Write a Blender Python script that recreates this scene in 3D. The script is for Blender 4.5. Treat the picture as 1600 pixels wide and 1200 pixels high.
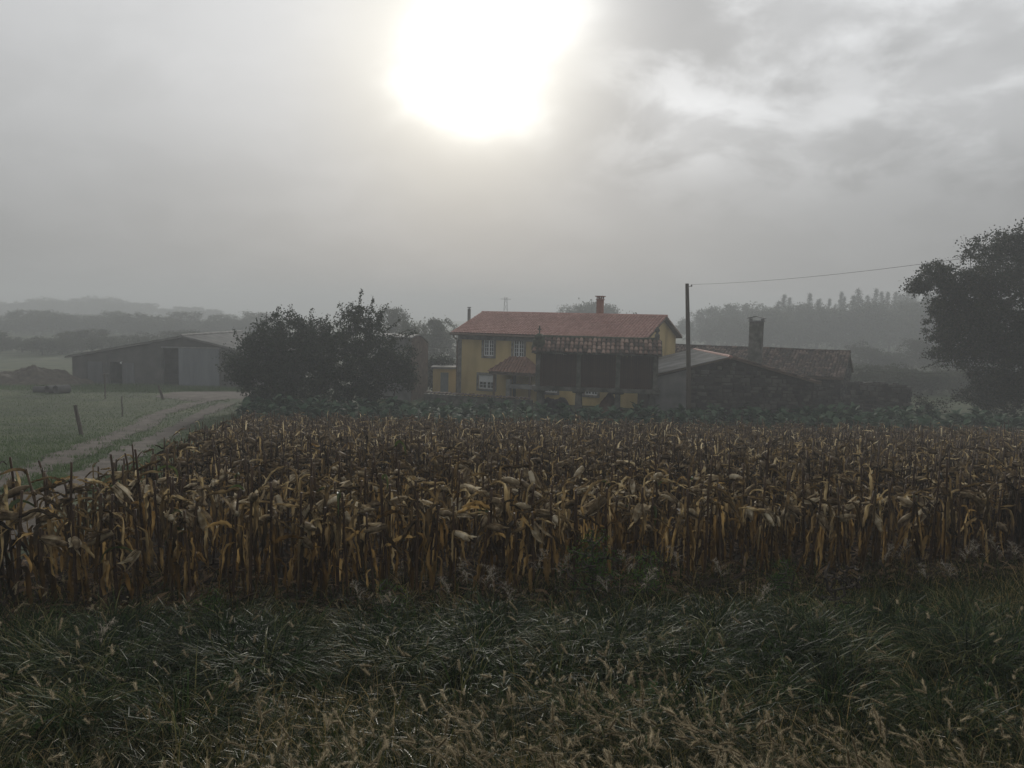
import bpy, math, random
import numpy as np
from mathutils import Matrix, Vector

for _o in list(bpy.data.objects):
    bpy.data.objects.remove(_o)
SC = bpy.context.scene
COL = SC.collection
rng = np.random.default_rng(11)
random.seed(5)
R = math.radians

# ------------------------------------------------------------------ camera
F_PX, EYE = 1256.0, 8.0                       # focal length in photo pixels (1600 wide), eye height
PITCH, ROLL = R(-5.0), R(1.2)
fwd = np.array([0, math.cos(PITCH), math.sin(PITCH)])
up0 = np.array([0, -math.sin(PITCH), math.cos(PITCH)])
rt0 = np.array([1.0, 0, 0])
cr = rt0 * math.cos(ROLL) + up0 * math.sin(ROLL)
cu = -rt0 * math.sin(ROLL) + up0 * math.cos(ROLL)
cam_d = bpy.data.cameras.new('camera')
cam = bpy.data.objects.new('camera', cam_d)
COL.objects.link(cam)
m = Matrix.Identity(4)
for i in range(3):
    m[i][0], m[i][1], m[i][2] = cr[i], cu[i], -fwd[i]
m[2][3] = EYE
cam.matrix_world = m
cam_d.sensor_width = 36
cam_d.lens = F_PX / 1600 * 36
cam_d.clip_end = 3000
SC.camera = cam

def ray(px, py):
    return cr * (px - 800) - cu * (py - 600) + fwd * F_PX
def P(px, py, Y):
    d = ray(px, py)
    return np.array([0, 0, EYE]) + d * (Y / d[1])

# ------------------------------------------------------------------ world sky and sun
_sd = ray(728, 92)
SUN = _sd / np.linalg.norm(_sd)
sun_el = math.asin(SUN[2])
sun_az = math.atan2(SUN[0], SUN[1])
W = bpy.data.worlds.new('World')
SC.world = W
W.use_nodes = True
wt = W.node_tree
wt.nodes.clear()
def wn(t, **k):
    n = wt.nodes.new(t)
    for a, b in k.items():
        setattr(n, a, b)
    return n
def wmath(op, a, b=None, c=None, clamp=False):
    n = wn('ShaderNodeMath', operation=op, use_clamp=clamp)
    for i, v in enumerate((a, b, c)):
        if v is None:
            continue
        if isinstance(v, (int, float)):
            n.inputs[i].default_value = v
        else:
            wt.links.new(v, n.inputs[i])
    return n.outputs[0]
def wsmooth(v, lo, hi):
    n = wn('ShaderNodeMapRange', interpolation_type='SMOOTHSTEP')
    wt.links.new(v, n.inputs[0])
    n.inputs[1].default_value = lo
    n.inputs[2].default_value = hi
    return n.outputs[0]
tc = wn('ShaderNodeTexCoord')
sep = wn('ShaderNodeSeparateXYZ')
wt.links.new(tc.outputs['Generated'], sep.inputs[0])
dx, dy, dz = sep.outputs
dot = wn('ShaderNodeVectorMath', operation='DOT_PRODUCT')
wt.links.new(tc.outputs['Generated'], dot.inputs[0])
dot.inputs[1].default_value = tuple(SUN)
ang = wmath('MULTIPLY', wmath('ARCCOSINE', wmath('MINIMUM', dot.outputs['Value'], 0.99999)), 180 / math.pi)
# cloud deck seen in perspective: direction divided by height
hgt = wmath('ADD', wmath('MAXIMUM', dz, 0.0), 0.42)
comb = wn('ShaderNodeCombineXYZ')
wt.links.new(wmath('DIVIDE', dx, hgt), comb.inputs[0])
wt.links.new(wmath('DIVIDE', dy, hgt), comb.inputs[1])
def wnoise(scale, detail, dist, off):
    mp = wn('ShaderNodeMapping')
    wt.links.new(comb.outputs[0], mp.inputs[0])
    mp.inputs['Location'].default_value = off
    n = wn('ShaderNodeTexNoise')
    wt.links.new(mp.outputs[0], n.inputs['Vector'])
    n.inputs['Scale'].default_value = scale
    n.inputs['Detail'].default_value = detail
    n.inputs['Distortion'].default_value = dist
    n.inputs['Roughness'].default_value = 0.55
    return n.outputs['Fac']
n_big = wnoise(1.7, 4, 0.2, (3.1, 0.4, 0))
n_det = wnoise(4.2, 8, 0.25, (7.7, 2.0, 0))
cl_mask = wmath('MULTIPLY', wsmooth(dx, 0.02, 0.20), wsmooth(dz, 0.10, 0.22))
cl_mask = wmath('ADD', wmath('MULTIPLY', cl_mask, 0.88), 0.12)
wob = wmath('ADD', wmath('MULTIPLY', wmath('SUBTRACT', n_det, 0.5), 5.0), wmath('MULTIPLY', wmath('SUBTRACT', n_big, 0.5), 7.0))
ang_w = wmath('ADD', ang, wob)
core = wmath('MULTIPLY', wmath('EXPONENT', wmath('MULTIPLY', wmath('POWER', wmath('DIVIDE', wmath('MAXIMUM', ang_w, 0.0), 2.45), 1.45), -1.0)), 3.2)
# thin cloud beside the sun glows too
_s2 = ray(860, 10)
dot2 = wn('ShaderNodeVectorMath', operation='DOT_PRODUCT')
wt.links.new(tc.outputs['Generated'], dot2.inputs[0])
dot2.inputs[1].default_value = tuple(_s2 / np.linalg.norm(_s2))
ang2 = wmath('ADD', wmath('MULTIPLY', wmath('ARCCOSINE', wmath('MINIMUM', dot2.outputs['Value'], 0.99999)), 180 / math.pi), wmath('MULTIPLY', wob, 1.2))
core = wmath('ADD', core, wmath('MULTIPLY', wmath('EXPONENT', wmath('MULTIPLY', wmath('POWER', wmath('DIVIDE', wmath('MAXIMUM', ang2, 0.0), 2.3), 1.6), -1.0)), 0.19))
halo = wmath('MULTIPLY', wmath('EXPONENT', wmath('DIVIDE', ang, -30.0)), 0.42)
lift = wmath('ADD', 0.54, wmath('MULTIPLY', wsmooth(dz, 0.0, 0.34), 0.46))      # the mist thins with height
lum = wmath('MULTIPLY', wmath('ADD', halo, 0.34), lift)
cloud = wmath('ADD', wmath('MULTIPLY', wsmooth(n_det, 0.43, 0.60), 0.5), wmath('MULTIPLY', wsmooth(n_big, 0.38, 0.62), 0.5))
cmul = wmath('ADD', 1.0, wmath('MULTIPLY', wmath('SUBTRACT', cloud, 0.42), wmath('MULTIPLY', cl_mask, 0.75)))
lum = wmath('ADD', wmath('MULTIPLY', lum, cmul), core)
tint = wn('ShaderNodeMix', data_type='RGBA')
wt.links.new(wsmooth(ang, 3.0, 14.0), tint.inputs[0])
tint.inputs[6].default_value = (1.0, 0.99, 0.93, 1)
tint.inputs[7].default_value = (0.97, 0.985, 1.0, 1)
fogcol = wn('ShaderNodeVectorMath', operation='SCALE')
wt.links.new(tint.outputs[2], fogcol.inputs[0])
wt.links.new(lum, fogcol.inputs['Scale'])
sky = wn('ShaderNodeTexSky', sky_type='NISHITA', sun_disc=False)
sky.sun_elevation = sun_el
sky.sun_rotation = sun_az
sky.dust_density = 4.0
skys = wn('ShaderNodeVectorMath', operation='SCALE')
wt.links.new(sky.outputs[0], skys.inputs[0])
skys.inputs['Scale'].default_value = 0.05
mixs = wn('ShaderNodeMix', data_type='RGBA')
mixs.inputs[0].default_value = 0.97                 # thin share of clear sky behind the mist
wt.links.new(skys.outputs[0], mixs.inputs[6])
wt.links.new(fogcol.outputs[0], mixs.inputs[7])
bg = wn('ShaderNodeBackground')
wt.links.new(mixs.outputs[2], bg.inputs[0])
bg.inputs[1].default_value = 1.0
wo = wn('ShaderNodeOutputWorld')
wt.links.new(bg.outputs[0], wo.inputs[0])

sl = bpy.data.lights.new('sun', 'SUN')
sl.energy = 1.7
sl.angle = R(9)
sl.color = (1.0, 0.95, 0.86)
so = bpy.data.objects.new('sun', sl)
COL.objects.link(so)
so.rotation_euler = Vector(tuple(-SUN)).to_track_quat('-Z', 'Y').to_euler()
so.location = (0, 0, 40)

SC.view_settings.view_transform = 'Standard'
SC.view_settings.look = 'None'
SC.view_settings.exposure = 0.32
SC.view_settings.gamma = 1.0
SC.cycles.use_denoising = True
SC.cycles.max_bounces = 6
SC.cycles.diffuse_bounces = 3
SC.cycles.glossy_bounces = 2
SC.cycles.transmission_bounces = 4
SC.cycles.transparent_max_bounces = 6
SC.cycles.volume_bounces = 1
SC.cycles.caustics_reflective = False
SC.cycles.caustics_refractive = False
SC.cycles.sample_clamp_indirect = 4.0

# ------------------------------------------------------------------ mesh helpers
def make_mesh(name, V, faces, mat=None, smooth=False):
    """V (n,3); faces: list of int arrays (k,3) or (k,4)"""
    me = bpy.data.meshes.new(name)
    V = np.asarray(V, dtype=np.float32).reshape(-1, 3)
    faces = [np.asarray(f, dtype=np.int32) for f in faces if len(f)]
    loops = np.concatenate([f.ravel() for f in faces])
    tot = np.concatenate([np.full(len(f), f.shape[1], dtype=np.int32) for f in faces])
    start = np.concatenate([[0], np.cumsum(tot)[:-1]]).astype(np.int32)
    me.vertices.add(len(V))
    me.vertices.foreach_set('co', V.ravel())
    me.loops.add(len(loops))
    me.loops.foreach_set('vertex_index', loops)
    me.polygons.add(len(tot))
    me.polygons.foreach_set('loop_start', start)
    me.polygons.foreach_set('use_smooth', np.full(len(tot), bool(smooth)))
    me.update(calc_edges=True)
    if mat:
        me.materials.append(mat)
    return me

class MB:
    """collects geometry of ONE part"""
    def __init__(s):
        s.V, s.F, s.n = [], [], 0
    def add(s, V, *faces):
        V = np.asarray(V, dtype=float).reshape(-1, 3)
        s.V.append(V)
        for f in faces:
            f = np.asarray(f, dtype=np.int64)
            if len(f):
                s.F.append(f + s.n)
        s.n += len(V)
        return s
    def box(s, x0, x1, y0, y1, z0, z1):
        V = [(x, y, z) for z in (z0, z1) for y in (y0, y1) for x in (x0, x1)]
        return s.add(V, [(0, 2, 3, 1), (4, 5, 7, 6), (0, 1, 5, 4), (2, 6, 7, 3), (0, 4, 6, 2), (1, 3, 7, 5)])
    def hexa(s, bottom, top):
        V = list(bottom) + list(top)
        return s.add(V, [(3, 2, 1, 0), (4, 5, 6, 7), (0, 1, 5, 4), (1, 2, 6, 5), (2, 3, 7, 6), (3, 0, 4, 7)])
    def tube(s, pts, rad, k=7, cap=True):
        pts = np.asarray(pts, float)
        n = len(pts)
        rad = np.broadcast_to(np.asarray(rad, float), (n,))
        T = np.gradient(pts, axis=0)
        T /= np.linalg.norm(T, axis=1)[:, None] + 1e-9
        ref = np.array([0, 0, 1.0]) if abs(T[0][2]) < 0.8 else np.array([1.0, 0, 0])
        A = np.cross(T, ref); A /= np.linalg.norm(A, axis=1)[:, None] + 1e-9
        B = np.cross(T, A)
        th = np.linspace(0, 2 * np.pi, k, endpoint=False)
        V = pts[:, None] + rad[:, None, None] * (A[:, None] * np.cos(th)[None, :, None] + B[:, None] * np.sin(th)[None, :, None])
        f = []
        for i in range(n - 1):
            for j in range(k):
                f.append((i * k + j, i * k + (j + 1) % k, (i + 1) * k + (j + 1) % k, (i + 1) * k + j))
        V = V.reshape(-1, 3)
        tr = []
        if cap:
            V = np.vstack([V, pts[0], pts[-1]])
            a, b = n * k, n * k + 1
            for j in range(k):
                tr.append((a, (j + 1) % k, j))
                tr.append((b, (n - 1) * k + j, (n - 1) * k + (j + 1) % k))
        s.add(V, f)
        if tr:
            s.F.append(np.array(tr) + (s.n - len(V)))
        return s
    def mesh(s, name, mat=None, smooth=False):
        return make_mesh(name, np.vstack(s.V), [f for f in s.F if f.shape[1] == 4] + [f for f in s.F if f.shape[1] == 3], mat, smooth)
    def obj(s, name, mat, parent=None, smooth=False):
        return obj(name, s.mesh(name, mat, smooth), parent)

def obj(name, me, parent=None, loc=None):
    o = bpy.data.objects.new(name, me)
    COL.objects.link(o)
    if parent is not None:
        o.parent = parent
    if loc is not None:
        o.location = loc
    return o
def tag(o, label=None, cat=None, group=None, kind=None):
    if label: o['label'] = label
    if cat: o['category'] = cat
    if group: o['group'] = group
    if kind: o['kind'] = kind
    return o
def thing(name, label, cat, loc=(0, 0, 0), rz=0.0, group=None):
    o = bpy.data.objects.new(name, None)
    COL.objects.link(o)
    o.empty_display_size = 0.3
    o.location = tuple(loc)
    o.rotation_euler = (0, 0, rz)
    return tag(o, label, cat, group)

def grid_faces(N, a, b):
    """N separate grids of a x b vertices -> quad indices"""
    i, j = np.meshgrid(np.arange(a - 1), np.arange(b - 1), indexing='ij')
    q = np.stack([i * b + j, i * b + j + 1, (i + 1) * b + j + 1, (i + 1) * b + j], -1).reshape(-1, 4)
    return (q[None] + (np.arange(N) * a * b)[:, None, None]).reshape(-1, 4)

def sstep(t):
    t = np.clip(t, 0, 1)
    return t * t * (3 - 2 * t)

def strips(base, az, L, Wd, a0, a1, bend=1.0, nseg=5, across=2, twist=0.0, fold=0.25, crumple=0.0, drift=0.0, prof='leaf', r=rng):
    """N bending ribbons (leaves, grass blades). All arguments may be arrays of N."""
    base = np.asarray(base, float).reshape(-1, 3)
    N = len(base)
    f = lambda v: np.broadcast_to(np.asarray(v, float), (N,))
    az, L, Wd, a0, a1, bend, twist, fold, drift = map(f, (az, L, Wd, a0, a1, bend, twist, fold, drift))
    t = np.linspace(0, 1, nseg + 1)
    A = a0[:, None] + (a1 - a0)[:, None] * sstep(t[None] / bend[:, None])
    if crumple:
        A = A + r.normal(0, crumple, A.shape)
    Z = az[:, None] + drift[:, None] * t[None] ** 1.5
    if crumple:
        Z = Z + np.cumsum(r.normal(0, crumple * 0.5, Z.shape), 1)
    T = np.stack([np.cos(A) * np.cos(Z), np.cos(A) * np.sin(Z), np.sin(A)], -1)
    step = (L / nseg)[:, None, None] * T
    C = np.concatenate([np.zeros((N, 1, 3)), np.cumsum(step[:, :-1], 1)], 1) + base[:, None]
    S0 = np.stack([-np.sin(Z), np.cos(Z), np.zeros_like(Z)], -1)
    N0 = np.cross(T, S0)
    ph = twist[:, None] * t[None]
    if crumple:
        ph = ph + np.cumsum(r.normal(0, crumple * 0.8, ph.shape), 1)
    S = S0 * np.cos(ph)[..., None] + N0 * np.sin(ph)[..., None]
    Nn = np.cross(T, S)
    if prof == 'leaf':
        w = np.clip(np.sin(np.pi * (0.16 + 0.84 * t)), 0, 1) ** 0.65
    elif prof == 'round':
        w = np.clip(np.sin(np.pi * (0.06 + 0.92 * t ** 0.75)), 0.02, 1) ** 0.6
    else:
        w = (1 - t ** 1.8) * 0.95 + 0.05
    w[-1] = max(0.03, w[-1] * 0.3)
    k = np.linspace(-1, 1, across)
    wid = Wd[:, None] * w[None] / 2
    V = C[:, :, None] + S[:, :, None] * (k[None, None, :, None] * wid[:, :, None, None])
    if across > 2:
        V = V + Nn[:, :, None] * ((np.abs(k)[None, None, :] - 0.5) * fold[:, None, None] * wid[:, :, None])[..., None]
    if crumple and across > 2:
        V = V + r.normal(0, crumple * 0.02, V.shape)
    return V.reshape(-1, 3), grid_faces(N, nseg + 1, across)

def rotz(a):
    c, s = math.cos(a), math.sin(a)
    return np.array([[c, -s, 0], [s, c, 0], [0, 0, 1]])
def scatter(templates, pick, mats, locs):
    """templates: list of (V, F4, F3); pick (N) index; mats (N,3,3); locs (N,3) -> merged V, F4, F3"""
    Vs, F4, F3, n = [], [], [], 0
    for ti, (V, q, tr) in enumerate(templates):
        ix = np.where(pick == ti)[0]
        if not len(ix):
            continue
        VV = np.einsum('nij,vj->nvi', mats[ix], V) + locs[ix][:, None]
        off = n + np.arange(len(ix)) * len(V)
        if len(q): F4.append((q[None] + off[:, None, None]).reshape(-1, 4))
        if len(tr): F3.append((tr[None] + off[:, None, None]).reshape(-1, 3))
        Vs.append(VV.reshape(-1, 3))
        n += len(ix) * len(V)
    out = [np.concatenate(F4)] if F4 else []
    if F3: out.append(np.concatenate(F3))
    return np.concatenate(Vs), out

# ------------------------------------------------------------------ materials
def mat(name, cols, rough=0.7, spec=0.3, trans=0.0, island=0.0, objr=0.0, scale=3.0, detail=6, stretch=(1, 1, 1), bump=0.0, bscale=None, metal=0.0, coord='Object', tcol=None, transl_mul=1.0):
    mt = bpy.data.materials.new(name)
    mt.use_nodes = True
    t = mt.node_tree
    t.nodes.clear()
    def nn(ty, **k):
        n = t.nodes.new(ty)
        for a, b in k.items(): setattr(n, a, b)
        return n
    out = nn('ShaderNodeOutputMaterial')
    pr = nn('ShaderNodeBsdfPrincipled')
    pr.inputs['Roughness'].default_value = rough
    pr.inputs['Specular IOR Level'].default_value = spec
    pr.inputs['Metallic'].default_value = metal
    co = nn('ShaderNodeTexCoord')
    mp = nn('ShaderNodeMapping')
    mp.inputs['Scale'].default_value = stretch
    t.links.new(co.outputs[coord], mp.inputs[0])
    nz = nn('ShaderNodeTexNoise')
    nz.inputs['Scale'].default_value = scale
    nz.inputs['Detail'].default_value = detail
    t.links.new(mp.outputs[0], nz.inputs['Vector'])
    mr = nn('ShaderNodeMapRange')
    mr.inputs[1].default_value, mr.inputs[2].default_value = 0.28, 0.72
    t.links.new(nz.outputs['Fac'], mr.inputs[0])
    fac = mr.outputs[0]
    def blend(a, src, w):
        m1 = nn('ShaderNodeMix', data_type='FLOAT')
        m1.inputs[0].default_value = w
        t.links.new(a, m1.inputs[2]); t.links.new(src, m1.inputs[3])
        return m1.outputs[0]
    if island:
        g = nn('ShaderNodeNewGeometry')
        fac = blend(fac, g.outputs['Random Per Island'], island)
    if objr:
        oi = nn('ShaderNodeObjectInfo')
        fac = blend(fac, oi.outputs['Random'], objr)
    if island + objr > .6:
        st = nn('ShaderNodeMapRange')
        st.inputs[1].default_value, st.inputs[2].default_value = 0.20, 0.80
        t.links.new(fac, st.inputs[0])
        fac = st.outputs[0]
    rp = nn('ShaderNodeValToRGB')
    el = rp.color_ramp.elements
    while len(el) < len(cols): el.new(0.5)
    for i, (p, c) in enumerate(cols):
        el[i].position = p
        el[i].color = (c[0], c[1], c[2], 1)
    t.links.new(fac, rp.inputs[0])
    t.links.new(rp.outputs[0], pr.inputs['Base Color'])
    if bump:
        b2 = nn('ShaderNodeTexNoise')
        b2.inputs['Scale'].default_value = bscale or scale * 4
        b2.inputs['Detail'].default_value = 5
        t.links.new(mp.outputs[0], b2.inputs['Vector'])
        bp = nn('ShaderNodeBump')
        bp.inputs['Strength'].default_value = bump
        bp.inputs['Distance'].default_value = 0.03
        t.links.new(b2.outputs['Fac'], bp.inputs['Height'])
        t.links.new(bp.outputs[0], pr.inputs['Normal'])
    if trans:
        tr = nn('ShaderNodeBsdfTranslucent')
        t.links.new(rp.outputs[0], tr.inputs[0])
        ms = nn('ShaderNodeMixShader')
        ms.inputs[0].default_value = trans
        t.links.new(pr.outputs[0], ms.inputs[1]); t.links.new(tr.outputs[0], ms.inputs[2])
        t.links.new(ms.outputs[0], out.inputs[0])
    else:
        t.links.new(pr.outputs[0], out.inputs[0])
    return mt

M = {}
M['corn_leaf'] = mat('dry_corn_leaf', [(0.0, (.012, .009, .006)), (.3, (.034, .021, .009)), (.48, (.095, .056, .019)), (.62, (.185, .115, .042)), (.8, (.34, .23, .092)), (1.0, (.58, .46, .27))],
                      rough=.65, spec=.12, trans=.52, island=.68, objr=.3, scale=9, stretch=(1, 1, .35))
M['corn_pale'] = mat('bleached_corn_leaf', [(0.0, (.012, .009, .006)), (.3, (.034, .025, .015)), (.52, (.085, .059, .030)), (.68, (.19, .135, .066)), (.83, (.40, .31, .165)), (1.0, (.72, .62, .42))],
                      rough=.65, spec=.12, trans=.45, island=.68, objr=.3, scale=9, stretch=(1, 1, .35))
M['corn_green'] = mat('green_corn_leaf', [(0, (.022, .036, .010)), (.6, (.05, .072, .02)), (1, (.13, .14, .045))], rough=.5, trans=.4, island=.3, objr=.3, scale=7)
M['husk'] = mat('dry_husk', [(0, (.08, .055, .032)), (.4, (.20, .15, .09)), (.75, (.42, .34, .22)), (1, (.66, .58, .43))], rough=.7, spec=.15, trans=.3, island=.35, objr=.45, scale=14, stretch=(1, 1, .3))
M['stalk'] = mat('corn_stalk', [(0, (.022, .013, .009)), (.5, (.055, .032, .018)), (1, (.13, .085, .045))], rough=.7, island=.3, objr=.3, scale=12)
M['grass'] = mat('verge_grass', [(0, (.005, .009, .002)), (.4, (.014, .027, .005)), (.65, (.034, .054, .010)), (.84, (.09, .085, .024)), (1, (.30, .225, .10))], rough=.6, spec=.04, trans=.35, island=.75, scale=1.2)
M['tuft'] = mat('tuft_grass', [(0, (.005, .011, .003)), (.5, (.015, .034, .008)), (.84, (.038, .070, .017)), (1, (.16, .15, .065))], rough=.45, spec=.05, trans=.35, island=.7, scale=1.5)
M['foxtail'] = mat('foxtail_head', [(0, (.24, .20, .125)), (.5, (.44, .37, .245)), (1, (.66, .58, .42))], rough=.7, trans=.45, island=.3, scale=.9, coord='Object')
M['foxcore'] = mat('foxtail_core', [(0, (.09, .07, .038)), (.6, (.19, .15, .085)), (1, (.32, .26, .16))], rough=.8, spec=.1, trans=.2, island=.6, scale=.9)
M['fox_stem'] = mat('foxtail_stem', [(0, (.04, .055, .02)), (.6, (.10, .10, .04)), (1, (.22, .17, .08))], rough=.4, trans=.3, island=.7, scale=1)
M['panicle'] = mat('grass_panicle', [(0, (.20, .17, .13)), (1, (.48, .43, .36))], rough=.6, trans=.45, island=.5, scale=5)
M['weed'] = mat('broad_weed_leaf', [(0, (.02, .05, .011)), (.6, (.045, .10, .02)), (1, (.11, .16, .04))], rough=.65, spec=.1, trans=.35, island=.5, objr=.2, scale=6)
M['twig'] = mat('dark_twig', [(0, (.012, .010, .008)), (1, (.05, .037, .026))], rough=.8, scale=8)
M['litter'] = mat('dead_leaf_litter', [(0, (.02, .013, .008)), (.6, (.07, .04, .02)), (1, (.17, .11, .06))], rough=.8, island=.8, trans=.2, scale=3)
M['pasture'] = mat('pasture_grass', [(0, (.038, .064, .020)), (.6, (.072, .115, .040)), (1, (.16, .20, .095))], rough=.7, spec=.08, trans=.3, island=.5, scale=.5)
M['ground'] = mat('ground_turf', [(0, (.026, .036, .016)), (.5, (.048, .062, .028)), (1, (.082, .09, .044))], rough=.9, spec=.1, scale=.35, detail=9, bump=.5, bscale=9)
M['soil'] = mat('field_soil', [(0, (.018, .013, .009)), (.6, (.040, .029, .019)), (1, (.065, .048, .03))], rough=.95, spec=.1, scale=2.5, detail=9, bump=.9, bscale=14)
M['track'] = mat('track_gravel', [(0, (.036, .028, .021)), (.5, (.062, .050, .040)), (1, (.105, .088, .073))], rough=.9, spec=.15, scale=1.6, detail=10, bump=.7, bscale=18)
M['bank'] = mat('rough_bank_grass', [(0, (.016, .034, .014)), (.6, (.035, .06, .024)), (1, (.07, .09, .04))], rough=.45, trans=.3, island=.7, scale=.6)
M['cabbage'] = mat('cabbage_leaf', [(0, (.022, .046, .026)), (.5, (.052, .09, .052)), (1, (.13, .175, .115))], rough=.7, spec=.08, trans=.2, island=.6, objr=.2, scale=6)
M['cab_stem'] = mat('cabbage_stem', [(0, (.06, .07, .04)), (1, (.13, .13, .08))], rough=.7)
M['leaf_dark'] = mat('evergreen_leaf', [(0, (.008, .016, .007)), (.6, (.016, .030, .012)), (1, (.035, .05, .02))], rough=.6, spec=.2, trans=.15, island=.7, scale=.8)
M['leaf_fruit'] = mat('fruit_leaf', [(0, (.010, .018, .008)), (.6, (.021, .035, .013)), (1, (.045, .055, .022))], rough=.6, spec=.2, trans=.18, island=.7, scale=.8)
M['leaf_oak'] = mat('oak_leaf', [(0, (.010, .016, .007)), (.6, (.022, .030, .012)), (1, (.048, .048, .02))], rough=.6, spec=.2, trans=.18, island=.7, scale=.7)
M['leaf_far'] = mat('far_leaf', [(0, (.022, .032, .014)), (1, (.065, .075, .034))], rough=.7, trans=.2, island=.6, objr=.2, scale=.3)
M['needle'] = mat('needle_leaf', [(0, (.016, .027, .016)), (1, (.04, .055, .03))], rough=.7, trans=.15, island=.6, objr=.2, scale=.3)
M['bark'] = mat('bark', [(0, (.025, .020, .015)), (1, (.085, .07, .055))], rough=.9, scale=6, stretch=(1, 1, .25), bump=.5)
M['yellow'] = mat('ochre_render', [(0, (.33, .25, .13)), (.35, (.47, .36, .17)), (.65, (.56, .435, .205)), (1, (.62, .49, .25))], rough=.9, spec=.15, scale=.9, stretch=(1, 1, .3), detail=9, bump=.15, bscale=40)
M['granite'] = mat('granite', [(0, (.10, .098, .09)), (.5, (.19, .185, .17)), (1, (.28, .27, .25))], rough=.85, scale=4, detail=9, bump=.35, bscale=25)
M['oldgranite'] = mat('mossy_granite', [(0, (.035, .042, .030)), (.45, (.085, .085, .072)), (1, (.17, .165, .145))], rough=.9, scale=2.6, detail=9, bump=.5, bscale=18)
M['roofslab'] = mat('roof_deck', [(0, (.16, .12, .09)), (1, (.22, .17, .13))], rough=.9)
M['fascia'] = mat('brown_fascia', [(0, (.10, .075, .055)), (1, (.16, .12, .09))], rough=.8)
M['tile_red'] = mat('red_roof_tile', [(0, (.25, .125, .10)), (.5, (.33, .17, .14)), (1, (.42, .24, .20))], rough=.8, island=.55, scale=.5)
M['tile_old'] = mat('old_roof_tile', [(0, (.036, .030, .025)), (.4, (.068, .050, .040)), (.75, (.105, .073, .056)), (1, (.17, .125, .10))], rough=.9, island=.65, scale=1.2, bump=.3)
M['tile_porch'] = mat('porch_roof_tile', [(0, (.15, .085, .06)), (.6, (.22, .125, .09)), (1, (.29, .18, .135))], rough=.9, island=.6, scale=1.5)
M['tile_horreo'] = mat('granary_roof_tile', [(0, (.05, .038, .030)), (.35, (.085, .058, .045)), (.7, (.15, .095, .072)), (1, (.27, .19, .15))], rough=.85, objr=.65, scale=5, bump=.3)
M['moss'] = mat('moss', [(0, (.03, .036, .022)), (1, (.085, .09, .06))], rough=.95, scale=6, bump=.6)
M['white'] = mat('white_paint', [(0, (.66, .68, .69)), (1, (.76, .78, .79))], rough=.5, scale=2)
M['glass'] = mat('window_glass', [(0, (.045, .055, .06)), (1, (.085, .095, .10))], rough=.08, spec=.6, scale=.8)
M['redwood'] = mat('red_brown_slats', [(0, (.026, .016, .013)), (.5, (.042, .025, .019)), (1, (.068, .041, .031))], rough=.8, objr=.4, scale=5, stretch=(4, 4, .5))
M['door'] = mat('painted_door', [(0, (.15, .19, .22)), (1, (.2, .24, .27))], rough=.6)
M['dark'] = mat('dark_interior', [(0, (.012, .012, .012)), (1, (.024, .023, .022))], rough=.95)
M['brick_red'] = mat('chimney_brick', [(0, (.19, .085, .06)), (1, (.30, .15, .11))], rough=.9, objr=.5, scale=6)
M['brick_wall'] = mat('hollow_brick_wall', [(0, (.09, .072, .06)), (.6, (.13, .10, .082)), (1, (.18, .14, .115))], rough=.95, scale=3, detail=8, bump=.4)
M['concrete'] = mat('weathered_concrete', [(0, (.10, .10, .10)), (.5, (.165, .165, .16)), (1, (.24, .235, .225))], rough=.9, scale=1.0, detail=9, bump=.25, bscale=22)
M['block'] = mat('grey_block_wall', [(0, (.05, .05, .05)), (.5, (.085, .083, .08)), (1, (.125, .12, .115))], rough=.95, scale=.8, detail=9, bump=.3, bscale=14)
M['sheet'] = mat('bluish_metal_sheet', [(0, (.125, .138, .152)), (.6, (.16, .175, .192)), (1, (.195, .21, .228))], rough=.5, scale=.5, stretch=(3, 3, .4))
M['dull_sheet'] = mat('dull_sheet', [(0, (.075, .08, .085)), (.6, (.10, .105, .112)), (1, (.13, .135, .142))], rough=.6, scale=.8, stretch=(3, 3, .4))
M['fibre'] = mat('fibre_cement_sheet', [(0, (.11, .107, .10)), (.5, (.17, .166, .156)), (1, (.24, .235, .225))], rough=.85, scale=1.0, detail=9)
M['metal'] = mat('grey_metal', [(0, (.16, .165, .165)), (1, (.26, .265, .265))], rough=.5, metal=.4, scale=4)
M['copper'] = mat('brown_pipe', [(0, (.10, .07, .05)), (1, (.14, .10, .075))], rough=.5, scale=3)
M['pole'] = mat('pole_timber', [(0, (.05, .042, .033)), (1, (.12, .10, .08))], rough=.9, scale=4, stretch=(5, 5, .3), bump=.4)
M['wire'] = mat('wire_metal', [(0, (.03, .03, .03)), (1, (.05, .05, .05))], rough=.6)
M['manure'] = mat('manure_heap', [(0, (.022, .018, .014)), (.5, (.048, .039, .030)), (1, (.10, .085, .062))], rough=.95, island=.4, scale=2, detail=9, bump=.8, bscale=8)
M['stone'] = mat('field_stone', [(0, (.03, .029, .026)), (.5, (.055, .052, .046)), (1, (.10, .095, .082))], rough=.95, island=.7, scale=3, bump=.4)
M['mortar'] = mat('earth_mortar', [(0, (.03, .027, .023)), (1, (.07, .064, .055))], rough=.95, scale=4, bump=.5)
M['tarp'] = mat('dark_tarpaulin', [(0, (.02, .022, .022)), (1, (.045, .046, .044))], rough=.55, scale=3)
M['rust'] = mat('rust_brown_cover', [(0, (.07, .04, .028)), (1, (.13, .08, .055))], rough=.8, scale=3)

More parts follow.
